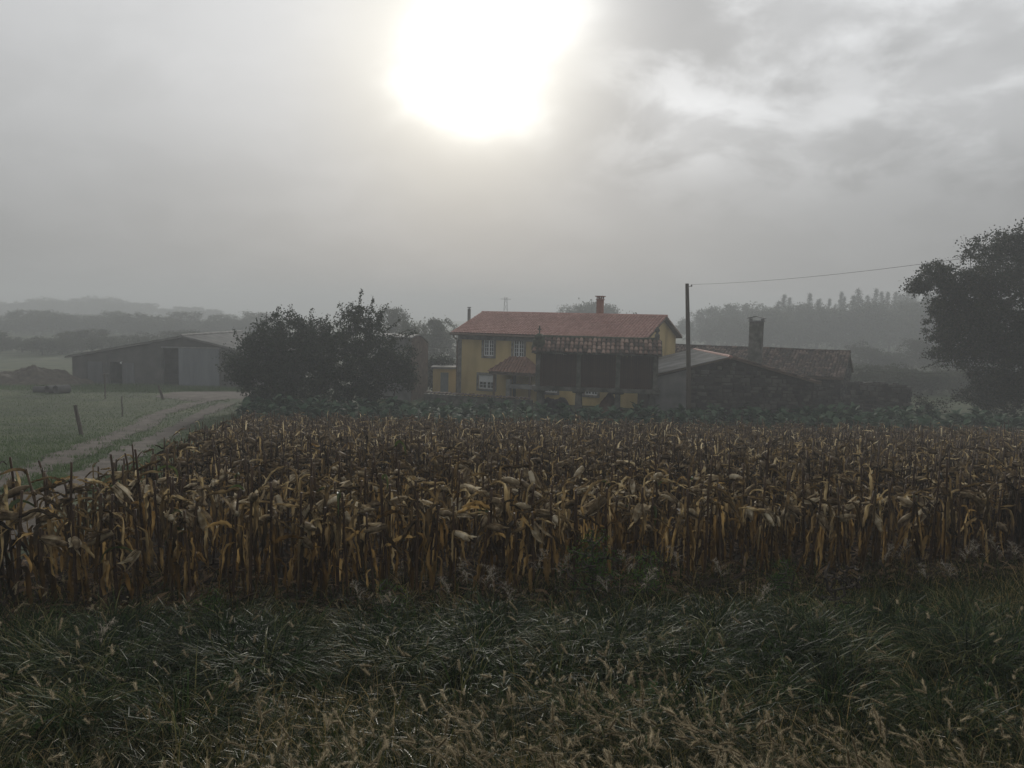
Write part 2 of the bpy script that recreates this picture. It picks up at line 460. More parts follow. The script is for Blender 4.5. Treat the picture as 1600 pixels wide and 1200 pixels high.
# ------------------------------------------------------------------ terrain
_ty = np.array([-80, 0.5, 2.2, 5, 9, 20, 33, 38, 43, 48, 58, 73, 100, 150, 800], float)
_tz = np.array([6.4, 6.35, 5.55, 5.25, 4.85, 3.75, 2.47, 2.08, 1.85, 1.74, 1.6, .78, .45, .4, .4], float)
_fy = np.arange(-80, 800, 0.1)
_fz = np.interp(_fy, _ty, _tz)
_k = np.hanning(41); _k /= _k.sum()
_fz = np.convolve(np.pad(_fz, 20, mode='edge'), _k, mode='valid')
def TZ(x, y):
    x, y = np.asarray(x, float), np.asarray(y, float)
    z = np.interp(y, _fy, _fz)
    z = z + 0.05 * np.sin(x * .37 + 1.3) * np.sin(y * .29) * sstep((y - 8) / 12) + 0.02 * np.sin(x * 1.1) * np.sin(y * .9 + .5)
    return z
def G(px, py):
    """ground point under a photo pixel"""
    d = ray(px, py)
    d = d / d[1]
    s = np.arange(1.0, 400, 0.05)
    hit = np.where(EYE + d[2] * s < TZ(d[0] * s, s))[0]
    s0 = s[hit[0]] if len(hit) else 300.0
    return np.array([d[0] * s0, s0, float(TZ(d[0] * s0, s0))])
def on(x, y, dz=0.0):
    return np.array([x, y, float(TZ(x, y)) + dz])

def sheet(name, xs, ys, dz, m, mask=None):
    X, Y = np.meshgrid(xs, ys, indexing='xy')
    Z = TZ(X, Y) + dz
    V = np.stack([X, Y, Z], -1).reshape(-1, 3)
    q = grid_faces(1, len(ys), len(xs))
    return make_mesh(name, V, [q], m, smooth=True)
gx = np.unique(np.concatenate([np.arange(-690, -60, 15), np.arange(-60, 60, .6), np.arange(60, 691, 15)]))
gy = np.unique(np.concatenate([np.arange(-60, 0, 6), np.arange(0, 90, .6), np.arange(90, 731, 10)]))
tag(obj('ground', sheet('ground', gx, gy, 0, M['ground'])), 'turf covered ground sloping down to the farm', 'ground', kind='structure')

# corn field outline
_ey = np.array([5, 7.6, 13, 23, 33, 38], float)
_ex = np.array([-5.5, -5.6, -5.9, -8.7, -11.2, -12.3], float)
def left_edge(y): return np.interp(y, _ey, _ex)
def front_edge(x): return 8.55 + .27 * x + .006 * x * x
def back_edge(x): return 34.6 + .06 * x
# soil sheet of the field (strip mesh following its outline)
uu = np.linspace(0, 1, 70); vv = np.linspace(0, 1, 60)
SV = []
for v in vv:
    for u in uu:
        xr = 34.0
        x0 = left_edge(8 + v * 29) - .35
        x = x0 + (xr - x0) * u
        y = (front_edge(np.clip(x, -7, 14)) - .45) * (1 - v) + (back_edge(x) + .4) * v
        SV.append((x, y, float(TZ(x, y)) + .03))
tag(obj('field_soil', make_mesh('field_soil', SV, [grid_faces(1, 60, 70)], M['soil'], True)), 'dark bare soil under the corn field', 'soil', kind='structure')

# farm track: two ruts and a yard
def smooth_path(pts, n=60):
    pts = np.array(pts)
    d = np.concatenate([[0], np.cumsum(np.linalg.norm(np.diff(pts, axis=0), axis=1))])
    t = np.linspace(0, d[-1], n)
    q = np.stack([np.interp(t, d, pts[:, i]) for i in range(2)], 1)
    for _ in range(3):
        q[1:-1] = (q[:-2] + 2 * q[1:-1] + q[2:]) / 4
    return q
def rut(name, px, w, label, dz):
    pts = [G(*p)[:2] for p in px]
    pts = [np.array(pts[0]) - (np.array(pts[1]) - np.array(pts[0])) * 1.6] + pts
    q = smooth_path(pts, 150)
    T = np.gradient(q, axis=0); T /= np.linalg.norm(T, axis=1)[:, None]
    S = np.stack([T[:, 1], -T[:, 0]], 1)
    V = []
    e1 = np.convolve(rng.normal(0, .16, 154), np.ones(5) / 3, 'valid'); e2 = np.convolve(rng.normal(0, .16, 154), np.ones(5) / 3, 'valid')
    for i in range(len(q)):
        for k in np.linspace(-1, 1, 7):
            ww = w / 2 + (e1[i] if k < 0 else e2[i])
            p = q[i] + S[i] * k * ww
            V.append((p[0], p[1], float(TZ(*p)) + dz - .012 * (1 - k * k)))
    tag(obj(name, make_mesh(name, V, [grid_faces(1, len(q), 7)], M['track'], True)), label, 'track', kind='structure')
    return q
rut_a = rut('track_rut', [(35, 741), (120, 707), (187, 680), (253, 646), (307, 630), (352, 622)], 1.1, 'gravel wheel rut of the farm track beside the pasture', .026)
rut_b = rut('track_rut', [(170, 728), (227, 693), (280, 666), (320, 645), (352, 631)], 1.0, 'gravel wheel rut of the farm track beside the corn', .026)
c = G(352, 617)
V = []
for a in np.linspace(0, 2 * np.pi, 40, endpoint=False):
    for r_ in (1.0, .66, .33):
        k = 1 + .12 * math.sin(a * 3 + 1) + .07 * math.sin(a * 7)
        x, y = c[0] + 4.6 * r_ * k * math.cos(a), c[1] + 5.0 * r_ * k * math.sin(a)
        V.append((x, y, float(TZ(x, y)) + .020))
V.append((c[0], c[1], float(TZ(c[0], c[1])) + .020))
f4 = [(i * 3 + j, ((i + 1) % 40) * 3 + j, ((i + 1) % 40) * 3 + j + 1, i * 3 + j + 1) for i in range(40) for j in range(2)]
f3 = [(i * 3 + 2, ((i + 1) % 40) * 3 + 2, 120) for i in range(40)]
tag(obj('farm_yard', make_mesh('farm_yard', V, [f4, f3], M['track'], True)), 'bare earth yard in front of the barn', 'yard', kind='structure')

# ================================================================== buildings
def wall_holes(mb, O, X, Nn, w, h, holes, th=.25, top=None):
    """wall sheet with openings; O lower-left corner, X along, Nn outward; holes (x0,x1,z0,z1); reveals go inward"""
    O, X, Nn = map(np.asarray, (O, X, Nn))
    Zv = np.array([0, 0, 1.0])
    xs = sorted({0, w, *[a for q in holes for a in q[:2]]})
    zs = sorted({0, h, *[a for q in holes for a in q[2:]]})
    pt = lambda x, z, d=0: O + X * x + Zv * z - Nn * d
    for i in range(len(xs) - 1):
        for j in range(len(zs) - 1):
            cx, cz = (xs[i] + xs[i + 1]) / 2, (zs[j] + zs[j + 1]) / 2
            if any(a < cx < b and c_ < cz < d for a, b, c_, d in holes):
                continue
            mb.add([pt(xs[i], zs[j]), pt(xs[i + 1], zs[j]), pt(xs[i + 1], zs[j + 1]), pt(xs[i], zs[j + 1])], [(0, 1, 2, 3)])
    for a, b, c_, d in holes:
        cs = [(a, c_), (b, c_), (b, d), (a, d)]
        for k in range(4):
            p, q = cs[k], cs[(k + 1) % 4]
            mb.add([pt(*p), pt(*p, th), pt(*q, th), pt(*q)], [(0, 1, 2, 3)])
    return mb
def one_tile(pw, pl, r_=None):
    """a cover tile: arched, tapering, thick edge; x across, y up-slope, z normal"""
    V = []
    for y, wd, lift in ((0, .5, .035), (pl * 1.12, .40, .0)):
        for a in np.linspace(0, np.pi, 6):
            V.append((-math.cos(a) * pw * wd, y, lift + math.sin(a) * pw * .36))
    for a in np.linspace(0, np.pi, 6):
        V.append((-math.cos(a) * pw * .42, 0, .035 + math.sin(a) * pw * .36 * .78 - .006))
    f = [(i, i + 1, 6 + i + 1, 6 + i) for i in range(5)] + [(i, 12 + i, 12 + i + 1, i + 1) for i in range(5)]
    return np.array(V), np.array(f)
def tile_field(O, X, Yv, w, l, pw=.23, pl=.36, keep=None, jit=.006):
    O, X, Yv = map(lambda v: np.asarray(v, float), (O, X, Yv))
    Nn = np.cross(X, Yv); Nn /= np.linalg.norm(Nn)
    tv, tf = one_tile(pw, pl)
    B = np.stack([X, Yv, Nn], 1)
    locs = []
    nx, ny = int(w / pw), int(l / pl) + 1
    for i in range(nx):
        for j in range(ny):
            x, y = (i + .5) * w / nx, j * pl
            if y + pl * .5 > l or (keep and not keep(x, y)):
                continue
            locs.append(O + X * (x + rng.normal(0, jit)) + Yv * (y + rng.normal(0, jit * 1.5)) + Nn * rng.normal(0, jit * .6))
    locs = np.array(locs)
    return scatter([(tv, tf, np.zeros((0, 3), int))], np.zeros(len(locs), int), np.repeat(B[None], len(locs), 0), locs)
def slab(mb, c4, th):
    """thick plate from 4 corners (top face), thickness down"""
    c4 = [np.asarray(p, float) for p in c4]
    lo = [p - np.array([0, 0, th]) for p in c4]
    return mb.hexa(lo, c4)
def prism_tri(mb, a, b, c_, n, th):
    a, b, c_, n = map(lambda v: np.asarray(v, float), (a, b, c_, n))
    V = [a, b, c_, a + n * th, b + n * th, c_ + n * th]
    return mb.add(V, [(0, 1, 4, 3), (1, 2, 5, 4), (2, 0, 3, 5)], [(2, 1, 0), (3, 4, 5)])

# ---------------------------------------------------------------- yellow farmhouse
TH = R(25)
ux = np.array([math.cos(TH), -math.sin(TH), 0])           # along the facade to the right
uy = np.array([math.sin(TH), math.cos(TH), 0])            # to the back
HL, HW = 14.4, 9.15
HO = np.array([8.93, 55.0, 0]) - ux * HL                   # left front corner
HZ = 1.55
house = thing('farmhouse', 'two storey ochre yellow farmhouse with red tiled gable roof', 'house', (HO[0], HO[1], HZ), -TH)
def fac(px, py, off=0.0):
    """photo pixel on the facade plane -> local x, z"""
    d = ray(px, py)
    o = np.array([0, 0, EYE])
    n = -uy
    s_ = np.dot(HO - n * -off - o, n) / np.dot(d, n)
    p = o + d * s_ - HO
    return float(np.dot(p, ux)), float(p[2] - HZ)
EZ = 6.62 - HZ                                             # eave height
RZ = 8.02 - HZ
def win_rect(x0, y0, x1, y1):
    a, t_ = fac(x0, y0); b, b_ = fac(x1, y1)
    return (a, b, b_, t_)
W_up = [win_rect(756, 530, 771.5, 556.5), win_rect(802.5, 531, 818.5, 558.5)]
W_lo = [win_rect(748, 585, 772.5, 608.5)]
for cxp in (861, 924):
    a, _ = fac(cxp - 10, 600); b, _ = fac(cxp + 10, 600)
    W_lo.append((a, b, W_lo[0][2] + .05, W_lo[0][3]))
for cxp in (880, 950):
    a, _ = fac(cxp - 8, 545); b, _ = fac(cxp + 8, 545)
    W_up.append((a, b, W_up[0][2], W_up[0][3]))
dr = (fac(800, 600)[0], fac(806.5, 600)[0], 0.0, 2.1)
mb = MB()
eye3 = lambda x, y, z: (x, y, z)
wall_holes(mb, (0, 0, 0), (1, 0, 0), (0, -1, 0), HL, EZ - .1, W_up + W_lo + [dr])
mb.add([(HL, 0, 0), (HL, HW, 0), (HL, HW, EZ - .1), (HL, HW / 2, RZ - .12), (HL, 0, EZ - .1)], [(0, 1, 2, 4)], [(4, 2, 3)])
mb.add([(0, 0, 0), (0, HW, 0), (0, HW, EZ - .1), (0, HW / 2, RZ - .12), (0, 0, EZ - .1)], [(1, 0, 4, 2)], [(2, 4, 3)])
mb.add([(0, HW, 0), (HL, HW, 0), (HL, HW, EZ - .1), (0, HW, EZ - .1)], [(1, 0, 3, 2)])
mb.obj('wall', M['yellow'], house)
# granite string / eave band under the roof
MB().box(-.02, HL + .02, -.06, -.003, EZ - .62, EZ - .12).obj('cornice', M['granite'], house)
MB().box(-.05, .28, -.045, -.003, 0, EZ - .64).obj('corner_pilaster', M['granite'], house)
MB().box(HL - .28, HL + .03, -.045, -.003, 0, EZ - .64).obj('corner_pilaster', M['granite'], house)
def window(root, q, shutter=0.0, cols=2, rows=4):
    a, b, c_, d = q
    wn_ = MB()
    s_ = .16
    for bx in ((a - s_, a, -.05, .02, c_ - s_, d + s_), (b, b + s_, -.05, .02, c_ - s_, d + s_), (a, b, -.05, .02, d, d + s_), (a, b, -.08, .02, c_ - s_, c_)):
        wn_.box(*bx)
    w = wn_.obj('window', M['granite'], root)
    fr = MB()
    t = .075
    fr.box(a, a + t, .05, .11, c_, d).box(b - t, b, .05, .11, c_, d).box(a + t, b - t, .05, .11, d - t, d).box(a + t, b - t, .05, .11, c_, c_ + t)
    mid = (a + b) / 2
    fr.box(mid - .05, mid + .05, .045, .105, c_ + t, d - t)
    for half in ((a + t, mid - .05), (mid + .05, b - t)):
        hm = (half[0] + half[1]) / 2
        fr.box(hm - .018, hm + .018, .06, .10, c_ + t, d - t)
        for k in range(1, rows):
            z = c_ + t + (d - c_ - 2 * t) * k / rows
            fr.box(half[0], hm - .018, .06, .10, z - .016, z + .016)
            fr.box(hm + .018, half[1], .06, .10, z - .016, z + .016)
    fr.obj('frame', M['white'], w)
    MB().box(a, b, .115, .13, c_, d).obj('pane', M['glass'], w)
    if shutter:
        sh = MB()
        z1 = d - t; n = 9; z0 = d - (d - c_) * shutter
        for k in range(n):
            za, zb = z0 + (z1 - z0) * k / n, z0 + (z1 - z0) * (k + 1) / n
            sh.box(a + t, b - t, .028, .043, za + .004, zb)
        sh.obj('roller_shutter', M['white'], w)
for q in W_up: window(house, q)
window(house, W_lo[0], shutter=.52, rows=4)
for q in W_lo[1:]: window(house, q, rows=4)
dd = MB().box(dr[0], dr[1], .16, .21, dr[2], dr[3]).obj('door', M['dark'], house)
MB().box(dr[1] - .12, dr[1] - .07, .12, .16, 1.0, 1.12).obj('handle', M['metal'], dd)
# roof
ov, og = .55, .40
sl_ = (RZ - EZ) / (HW / 2)
rf = MB()
e0 = EZ - ov * sl_
slab(rf, [(-og, -ov, e0), (HL + og, -ov, e0), (HL + og, HW / 2, RZ), (-og, HW / 2, RZ)], .12)
slab(rf, [(-og, HW / 2, RZ), (HL + og, HW / 2, RZ), (HL + og, HW + ov, e0), (-og, HW + ov, e0)], .12)
roof = rf.obj('roof', M['fascia'], house)
sv = np.array([0, HW / 2 + ov, RZ - e0]); sl_len = np.linalg.norm(sv); sv = sv / sl_len
V, Fq = tile_field((-og, -ov - .05, e0 + .01), (1, 0, 0), sv, HL + 2 * og, sl_len, .235, .36)
tag(obj('roof_tiles', make_mesh('roof_tiles', V, Fq, M['tile_red']), roof), kind='stuff')
sv2 = np.array([0, -(HW / 2 + ov), RZ - e0]) / sl_len
V, Fq = tile_field((HL + og, HW + ov + .05, e0 + .01), (-1, 0, 0), sv2, HL + 2 * og, sl_len, .235, .36)
tag(obj('roof_tiles', make_mesh('roof_tiles', V, Fq, M['tile_red']), roof), kind='stuff')
rd = MB()
for k in range(38):
    x = -og + (HL + 2 * og) * k / 38
    rd.tube([(x, HW / 2, RZ + .015), (x + .44, HW / 2, RZ + .04)], [.13, .10], 8)
rd.obj('ridge_tiles', M['tile_red'], roof)
MB().tube([(-og, -ov - .08, e0 - .06), (HL + og, -ov - .08, e0 - .09)], .075, 8).obj('gutter', M['copper'], house)
MB().tube([(-.10, -ov - .06, e0 - .10), (-.14, -ov + .02, e0 - .32), (-.12, -.14, e0 - .42), (-.06, -.12, e0 - .7), (-.06, -.12, .05)], .055, 7).obj('downpipe', M['copper'], house)
def lx_for(px, ly, O, X, Yv):
    """distance along a wall so that a point ly behind it stands under photo column px"""
    k = (px - 800) / F_PX
    a = np.asarray(O)[:2] + Yv[:2] * ly
    return float((k * a[1] - a[0]) / (X[0] - k * X[1]))
# brick chimney behind the ridge, cap on small piers
chy = HW / 2 + .45; chx = lx_for(934.5, chy, HO, ux, uy)
ch = MB().box(chx - .22, chx + .22, chy - .22, chy + .22, RZ - .5, RZ + 1.15).obj('chimney', M['brick_red'], roof)
cp = MB().box(chx - .27, chx + .27, chy - .27, chy + .27, RZ + 1.15, RZ + 1.21)
for sx in (-1, 0, 1):
    for sy in (-1, 1):
        cp.box(chx + sx * .19 - .04, chx + sx * .19 + .04, chy + sy * .19 - .04, chy + sy * .19 + .04, RZ + 1.21, RZ + 1.40)
cp.box(chx - .32, chx + .32, chy - .32, chy + .32, RZ + 1.40, RZ + 1.47)
cp.obj('chimney_cap', M['brick_red'], house)
fx = lx_for(731, 3.4, HO, ux, uy) + .1
fl = MB().tube([(fx - .1, 3.4, EZ + .2), (fx - .1, 3.4, RZ + .30)], .13, 9)
fl.tube([(fx - .1, 3.4, RZ + .36), (fx - .1, 3.4, RZ + .44)], [.17, .15], 9).tube([(fx - .1, 3.4, RZ + .28), (fx - .1, 3.4, RZ + .38)], .05, 6)
fl.obj('flue_pipe', M['metal'], house)
# porch with hipped roof
pd = 1.9
pa, pz = fac(763, 581, pd); pb, _ = fac(831, 582, pd)
pm = (pa + pb) / 2; ph = 1.05
pr = MB()
A, B_, C_, D_ = (pa, -pd, pz), (pb, -pd, pz), (pb, 0, pz), (pa, 0, pz)
r1, r2 = (pm - .35, -.55, pz + ph), (pm + .35, -.55, pz + ph)
pr.add([A, B_, r2, r1], [(0, 1, 2, 3)]).add([B_, C_, (pm + .35, 0, pz + ph), r2], [(0, 1, 2, 3)]).add([D_, A, r1, (pm - .35, 0, pz + ph)], [(0, 1, 2, 3)])
pr.add([r1, r2, (pm + .35, 0, pz + ph), (pm - .35, 0, pz + ph)], [(0, 1, 2, 3)])
pr.box(pa + .03, pb - .03, -pd + .03, -.003, pz - .16, pz - .004)
porch = pr.obj('porch_roof', M['fascia'], house)
fs = np.array([0, pd - .55, ph]); fl_ = np.linalg.norm(fs); fs = fs / fl_
wA = pb - pa
V, Fq = tile_field((pa, -pd - .04, pz + .01), (1, 0, 0), fs, wA, fl_, .23, .34, keep=lambda x, y: abs(x - wA / 2) < .40 + (wA / 2 - .35) * (1 - y / fl_))
o_ = tag(obj('porch_tiles', make_mesh('porch_tiles', V, Fq, M['tile_porch']), porch), kind='stuff')
for sgn, x0 in ((1, pb), (-1, pa)):
    ss = np.array([-sgn * (wA / 2 - .35), 0, ph]); s2 = np.linalg.norm(ss); ss = ss / s2
    Xd = (0, 1, 0) if sgn > 0 else (0, -1, 0)
    O = (x0 + sgn * .03, -pd if sgn > 0 else 0, pz + .01)
    kp = (lambda x, y: x > (pd - .55) * y / s2 - .1) if sgn > 0 else (lambda x, y: x < pd - (pd - .55) * y / s2 + .1)
    V, Fq = tile_field(O, Xd, ss, pd, s2, .23, .34, keep=kp)
    tag(obj('porch_tiles', make_mesh('porch_tiles', V, Fq, M['tile_porch']), porch), kind='stuff')
for x in (pa + .35, pb - .25):
    MB().tube([(x, -pd + .25, 0), (x, -pd + .25, pz - .17)], [.10, .085], 10).obj('porch_post', M['fascia'], house)
MB().box(dr[1] + .02, dr[1] + .34, -pd + .1, -pd + .42, 0, 1.75).obj('porch_pier', M['granite'], house)
MB().box(dr[1] + .36, pb + .35, -pd - .1, -pd + .9, 1.15, 1.42).obj('porch_parapet', M['concrete'], house)
MB().box(pa, pb + .4, -pd - .25, -.003, -.35, -.004).obj('porch_floor', M['concrete'], house)

# ---------------------------------------------------------------- yellow annex with the blue door
ao = P(676, 612, 63.0); b1 = P(717, 612, 63.0)
annex = thing('annex', 'low ochre lean-to with a blue grey door at the farmhouse end', 'outbuilding', (ao[0], 63.0, HZ), 0)
aw = b1[0] - ao[0]; ah = P(690, 576, 63)[2] - HZ
dx0, dx1 = P(688, 600, 63)[0] - ao[0], P(700.5, 600, 63)[0] - ao[0]
dh = P(690, 582, 63)[2] - HZ
mb = wall_holes(MB(), (0, 0, 0), (1, 0, 0), (0, -1, 0), aw, ah, [(dx0, dx1, 0, dh)])
mb.add([(0, 0, 0), (0, 3, 0), (0, 3, ah), (0, 0, ah)], [(1, 0, 3, 2)]).add([(aw, 0, 0), (aw, 3, 0), (aw, 3, ah), (aw, 0, ah)], [(0, 1, 2, 3)])
mb.obj('wall', M['yellow'], annex)
MB().box(-.15, aw + .1, -.2, 3.1, ah + .003, ah + .15).obj('roof', M['concrete'], annex)
MB().box(dx0, dx1, .12, .17, 0, dh).obj('door', M['door'], annex)

# ---------------------------------------------------------------- granary on pillars
gth = R(8)
g0 = P(836, 603, 48.9)
GX = np.array([math.cos(gth), -math.sin(gth), 0]); GY = np.array([math.sin(gth), math.cos(gth), 0])
gr_z = float(TZ(g0[0] + 3, 48.5)) - .02
gran = thing('granary', 'raised stone granary with red brown slatted walls and mossy tiled roof', 'granary', (g0[0], g0[1], gr_z), -gth)
SZ = g0[2] - gr_z                                       # top of slab
GL = 7.35; GD = 1.9
CH = 2.05                                              # chamber height
st = MB().box(-.16, GL + .16, -.14, GD + .14, SZ - .24, SZ)
st.obj('base_slab', M['oldgranite'], gran)
for x in (.05, 2.42, 4.80, GL - .45):
    for y in (.1, GD - .5):
        MB().hexa([(x, y, -.1), (x + .42, y, -.1), (x + .42, y + .4, -.1), (x, y + .4, -.1)], [(x + .05, y + .04, SZ - .36), (x + .37, y + .04, SZ - .36), (x + .37, y + .36, SZ - .36), (x + .05, y + .36, SZ - .36)]).obj('pillar', M['oldgranite'], gran)
        MB().tube([(x + .21, y + .2, SZ - .355), (x + .21, y + .2, SZ - .245)], [.36, .40], 12).obj('rat_guard', M['oldgranite'], gran)
post_x = [0.02, 2.50, 4.86, GL - .28]
for x in post_x:
    for y in (0, GD - .26):
        MB().box(x, x + .26, y, y + .26, SZ + .003, SZ + CH).obj('post', M['oldgranite'], gran)
for y in (-.03, GD - .24):
    MB().box(-.05, GL + .05, y, y + .27, SZ + CH + .003, SZ + CH + .17).obj('wall_plate', M['oldgranite'], gran)
    MB().box(post_x[0] + .26, GL - .28, y + .08, y + .20, SZ + CH * .48, SZ + CH * .48 + .10).obj('rail', M['redwood'], gran)
slat_me = {}
for k in range(3):
    x0, x1 = post_x[k] + .28, post_x[k + 1] - .02
    n = int((x1 - x0) / .125)
    for y in (.06, GD - .14):
        for i in range(n):
            xa = x0 + (x1 - x0) * i / n
            wd = (x1 - x0) / n - .018
            key = (round(wd, 3))
            if key not in slat_me:
                slat_me[key] = MB().box(0, wd, -.018, .018, 0, CH - .01).mesh('slat', M['redwood'])
            o = obj('slat', slat_me[key], gran, (xa, y + rng.normal(0, .006), SZ + .006))
            o.rotation_euler = (0, rng.normal(0, .004), 0)
# unseen dark board added inside to stop far light between the slats
MB().box(.4, GL - .4, GD / 2 - .3, GD / 2 + .3, SZ + .01, SZ + CH * .92).obj('light_block', M['litter'], gran)
GR = .70                                               # roof rise
gov = .38
ge = SZ + CH + .17
e_ = ge - gov * GR / (GD / 2) * .55
for x, nm in ((-.02, 'gable_wall'), (GL - .24, 'gable_wall')):
    g = MB().box(x, x + .26, .265, GD - .265, SZ + .003, SZ + CH)
    prism_tri(g, (x, -.05, ge + .003), (x, GD + .05, ge + .003), (x, GD / 2, ge + GR - .06), (1, 0, 0), .26)
    g.obj(nm, M['oldgranite'], gran)
rf = MB()
slab(rf, [(-.22, -gov, e_), (GL + .22, -gov, e_), (GL + .22, GD / 2, ge + GR), (-.22, GD / 2, ge + GR)], .05)
slab(rf, [(-.22, GD / 2, ge + GR), (GL + .22, GD / 2, ge + GR), (GL + .22, GD + gov, e_), (-.22, GD + gov, e_)], .05)
groof = rf.obj('roof', M['oldgranite'], gran)
tv, tf = one_tile(.26, .37)
tile_me = make_mesh('tile', tv, [tf], M['tile_horreo'])
for side in (0, 1):
    Yv = np.array([0, GD / 2 + gov, ge + GR - e_]) if side == 0 else np.array([0, -(GD / 2 + gov), ge + GR - e_])
    ln = np.linalg.norm(Yv); Yv = Yv / ln
    X = np.array([1.0, 0, 0]) if side == 0 else np.array([-1.0, 0, 0])
    O = np.array([-.2, -gov - .06, e_ + .015]) if side == 0 else np.array([GL + .2, GD + gov + .06, e_ + .015])
    Nn = np.cross(X, Yv)
    nx, ny = 28, int(ln / .37)
    for i in range(nx):
        for j in range(ny):
            p = O + X * ((i + .5) * (GL + .4) / nx + rng.normal(0, .012)) + Yv * (j * (ln - .05) / ny + rng.normal(0, .018)) + Nn * rng.normal(0, .005)
            o = obj('tile', tile_me, groof)
            mm = Matrix.Identity(4)
            a = rng.normal(0, .03)
            Xr = X * math.cos(a) + Yv * math.sin(a); Yr = Yv * math.cos(a) - X * math.sin(a)
            for q in range(3):
                mm[q][0], mm[q][1], mm[q][2], mm[q][3] = Xr[q], Yr[q], Nn[q], p[q]
            o.matrix_local = mm
rdg = MB()
for k in range(18):
    x = -.1 + (GL + .1) * k / 18
    rdg.tube([(x, GD / 2, ge + GR + .03 + rng.normal(0, .01)), (x + .46, GD / 2, ge + GR + .06)], [.14, .11], 8)
rdg.obj('ridge_tiles', M['moss'], groof)
# finial (right) and mossy cross base (left)
fx_, fz_ = GL - .08, ge + GR
fn = MB().box(fx_ - .15, fx_ + .15, GD / 2 - .15, GD / 2 + .15, fz_ - .15, fz_ + .36)
fn.tube([(fx_, GD / 2, fz_ + .36), (fx_, GD / 2, fz_ + .44), (fx_, GD / 2, fz_ + .5), (fx_, GD / 2, fz_ + .60), (fx_, GD / 2, fz_ + .72), (fx_, GD / 2, fz_ + .86)], [.14, .07, .09, .17, .12, .01], 10)
fn.obj('finial', M['oldgranite'], gran)
cb = MB()
th_ = np.linspace(0, 2 * np.pi, 13)[:-1]
for (cx_, cz_, rr) in ((.12, ge + .10, .42), (.16, ge + .42, .40), (.15, ge + .72, .27)):
    cb.tube([(cx_, GD / 2 - 1.1, cz_), (cx_, GD / 2 - .9, cz_), (cx_, GD / 2 + .4, cz_)], [rr * .7, rr, rr * .8], 11)
cb.obj('moss_cover', M['moss'], gran, True)
cross = MB().box(.11, .19, GD / 2 - .55, GD / 2 - .47, ge + .9, ge + 1.45)
cross.box(.03, .27, GD / 2 - .54, GD / 2 - .48, ge + 1.2, ge + 1.27)
cross.obj('cross', M['oldgranite'], gran)
# heaps beneath
def heap(name, label, cat, cx, cy, rx, ry, h, m_, seed, rough=.12, extra=0):
    r_ = np.random.default_rng(seed)
    na, nr = 64, 22
    V, ph = [], r_.uniform(0, 6.28, 6)
    for j in range(nr + 1):
        t = j / nr
        for i in range(na):
            a = 2 * np.pi * i / na
            k = 1 + .13 * math.sin(2 * a + ph[0]) + .08 * math.sin(5 * a + ph[1])
            x, y = rx * k * t * math.cos(a), ry * k * t * math.sin(a)
            z = h * (1 - t ** 1.7) * (1 + .22 * math.sin(3 * x / rx + ph[2]) + .12 * math.sin(7 * x / rx + ph[3])) + (r_.normal(0, rough * h * .16) + rough * h * .55 * (math.sin(9 * x / rx + ph[4]) * math.sin(7 * y / ry + ph[5]) + .5 * math.sin(19 * x / rx + ph[1]) * math.sin(15 * y / ry))) * (1 - t ** 3)
            V.append((x, y, max(z, 0) - .05))
    z0 = float(TZ(cx, cy))
    o = obj(name, make_mesh(name, V, [[(j * na + i, (j + 1) * na + i, (j + 1) * na + (i + 1) % na, j * na + (i + 1) % na) for j in range(nr) for i in range(na)]], m_, True), None, (cx, cy, z0))
    return tag(o, label, cat)
p_ = P(866, 620, 49.2)
heap('tarpaulin_heap', 'dark tarpaulin heap beside the first granary pillars', 'heap', p_[0], 50.6, 1.25, .7, 1.28, M['tarp'], 3)
p_ = P(955, 618, 49.4)
heap('covered_heap', 'rusty brown covered heap under the granary slab', 'heap', p_[0], 49.3, 1.15, .7, 1.45, M['rust'], 5)

# ---------------------------------------------------------------- low wall with tile coping
wl = P(664, 612, 55.0); wr = P(832, 616, 52.0)
Lw = float(np.hypot(*(wr - wl)[:2])); wa = math.atan2(wr[1] - wl[1], wr[0] - wl[0])
wz = float(TZ(wl[0], 54)) - .1
lw = thing('tiled_garden_wall', 'low dark garden wall with upturned roof tiles along its top', 'wall', (wl[0], wl[1], wz), wa)
wh = wl[2] - wz - .12
MB().box(0, Lw, -.14, .14, 0, wh).obj('wall_body', M['oldgranite'], lw)
tv, tf = one_tile(.27, .42)
cme = make_mesh('coping_tile', tv, [tf], M['tile_old'])
for i in range(int(Lw / .285)):
    o = obj('coping_tile', cme, lw, (.15 + i * .285, -.25, wh + .012))
    o.rotation_euler = (rng.normal(.12, .03), rng.normal(0, .04), rng.normal(0, .05))
    o.scale = (1, 1.2, 1)

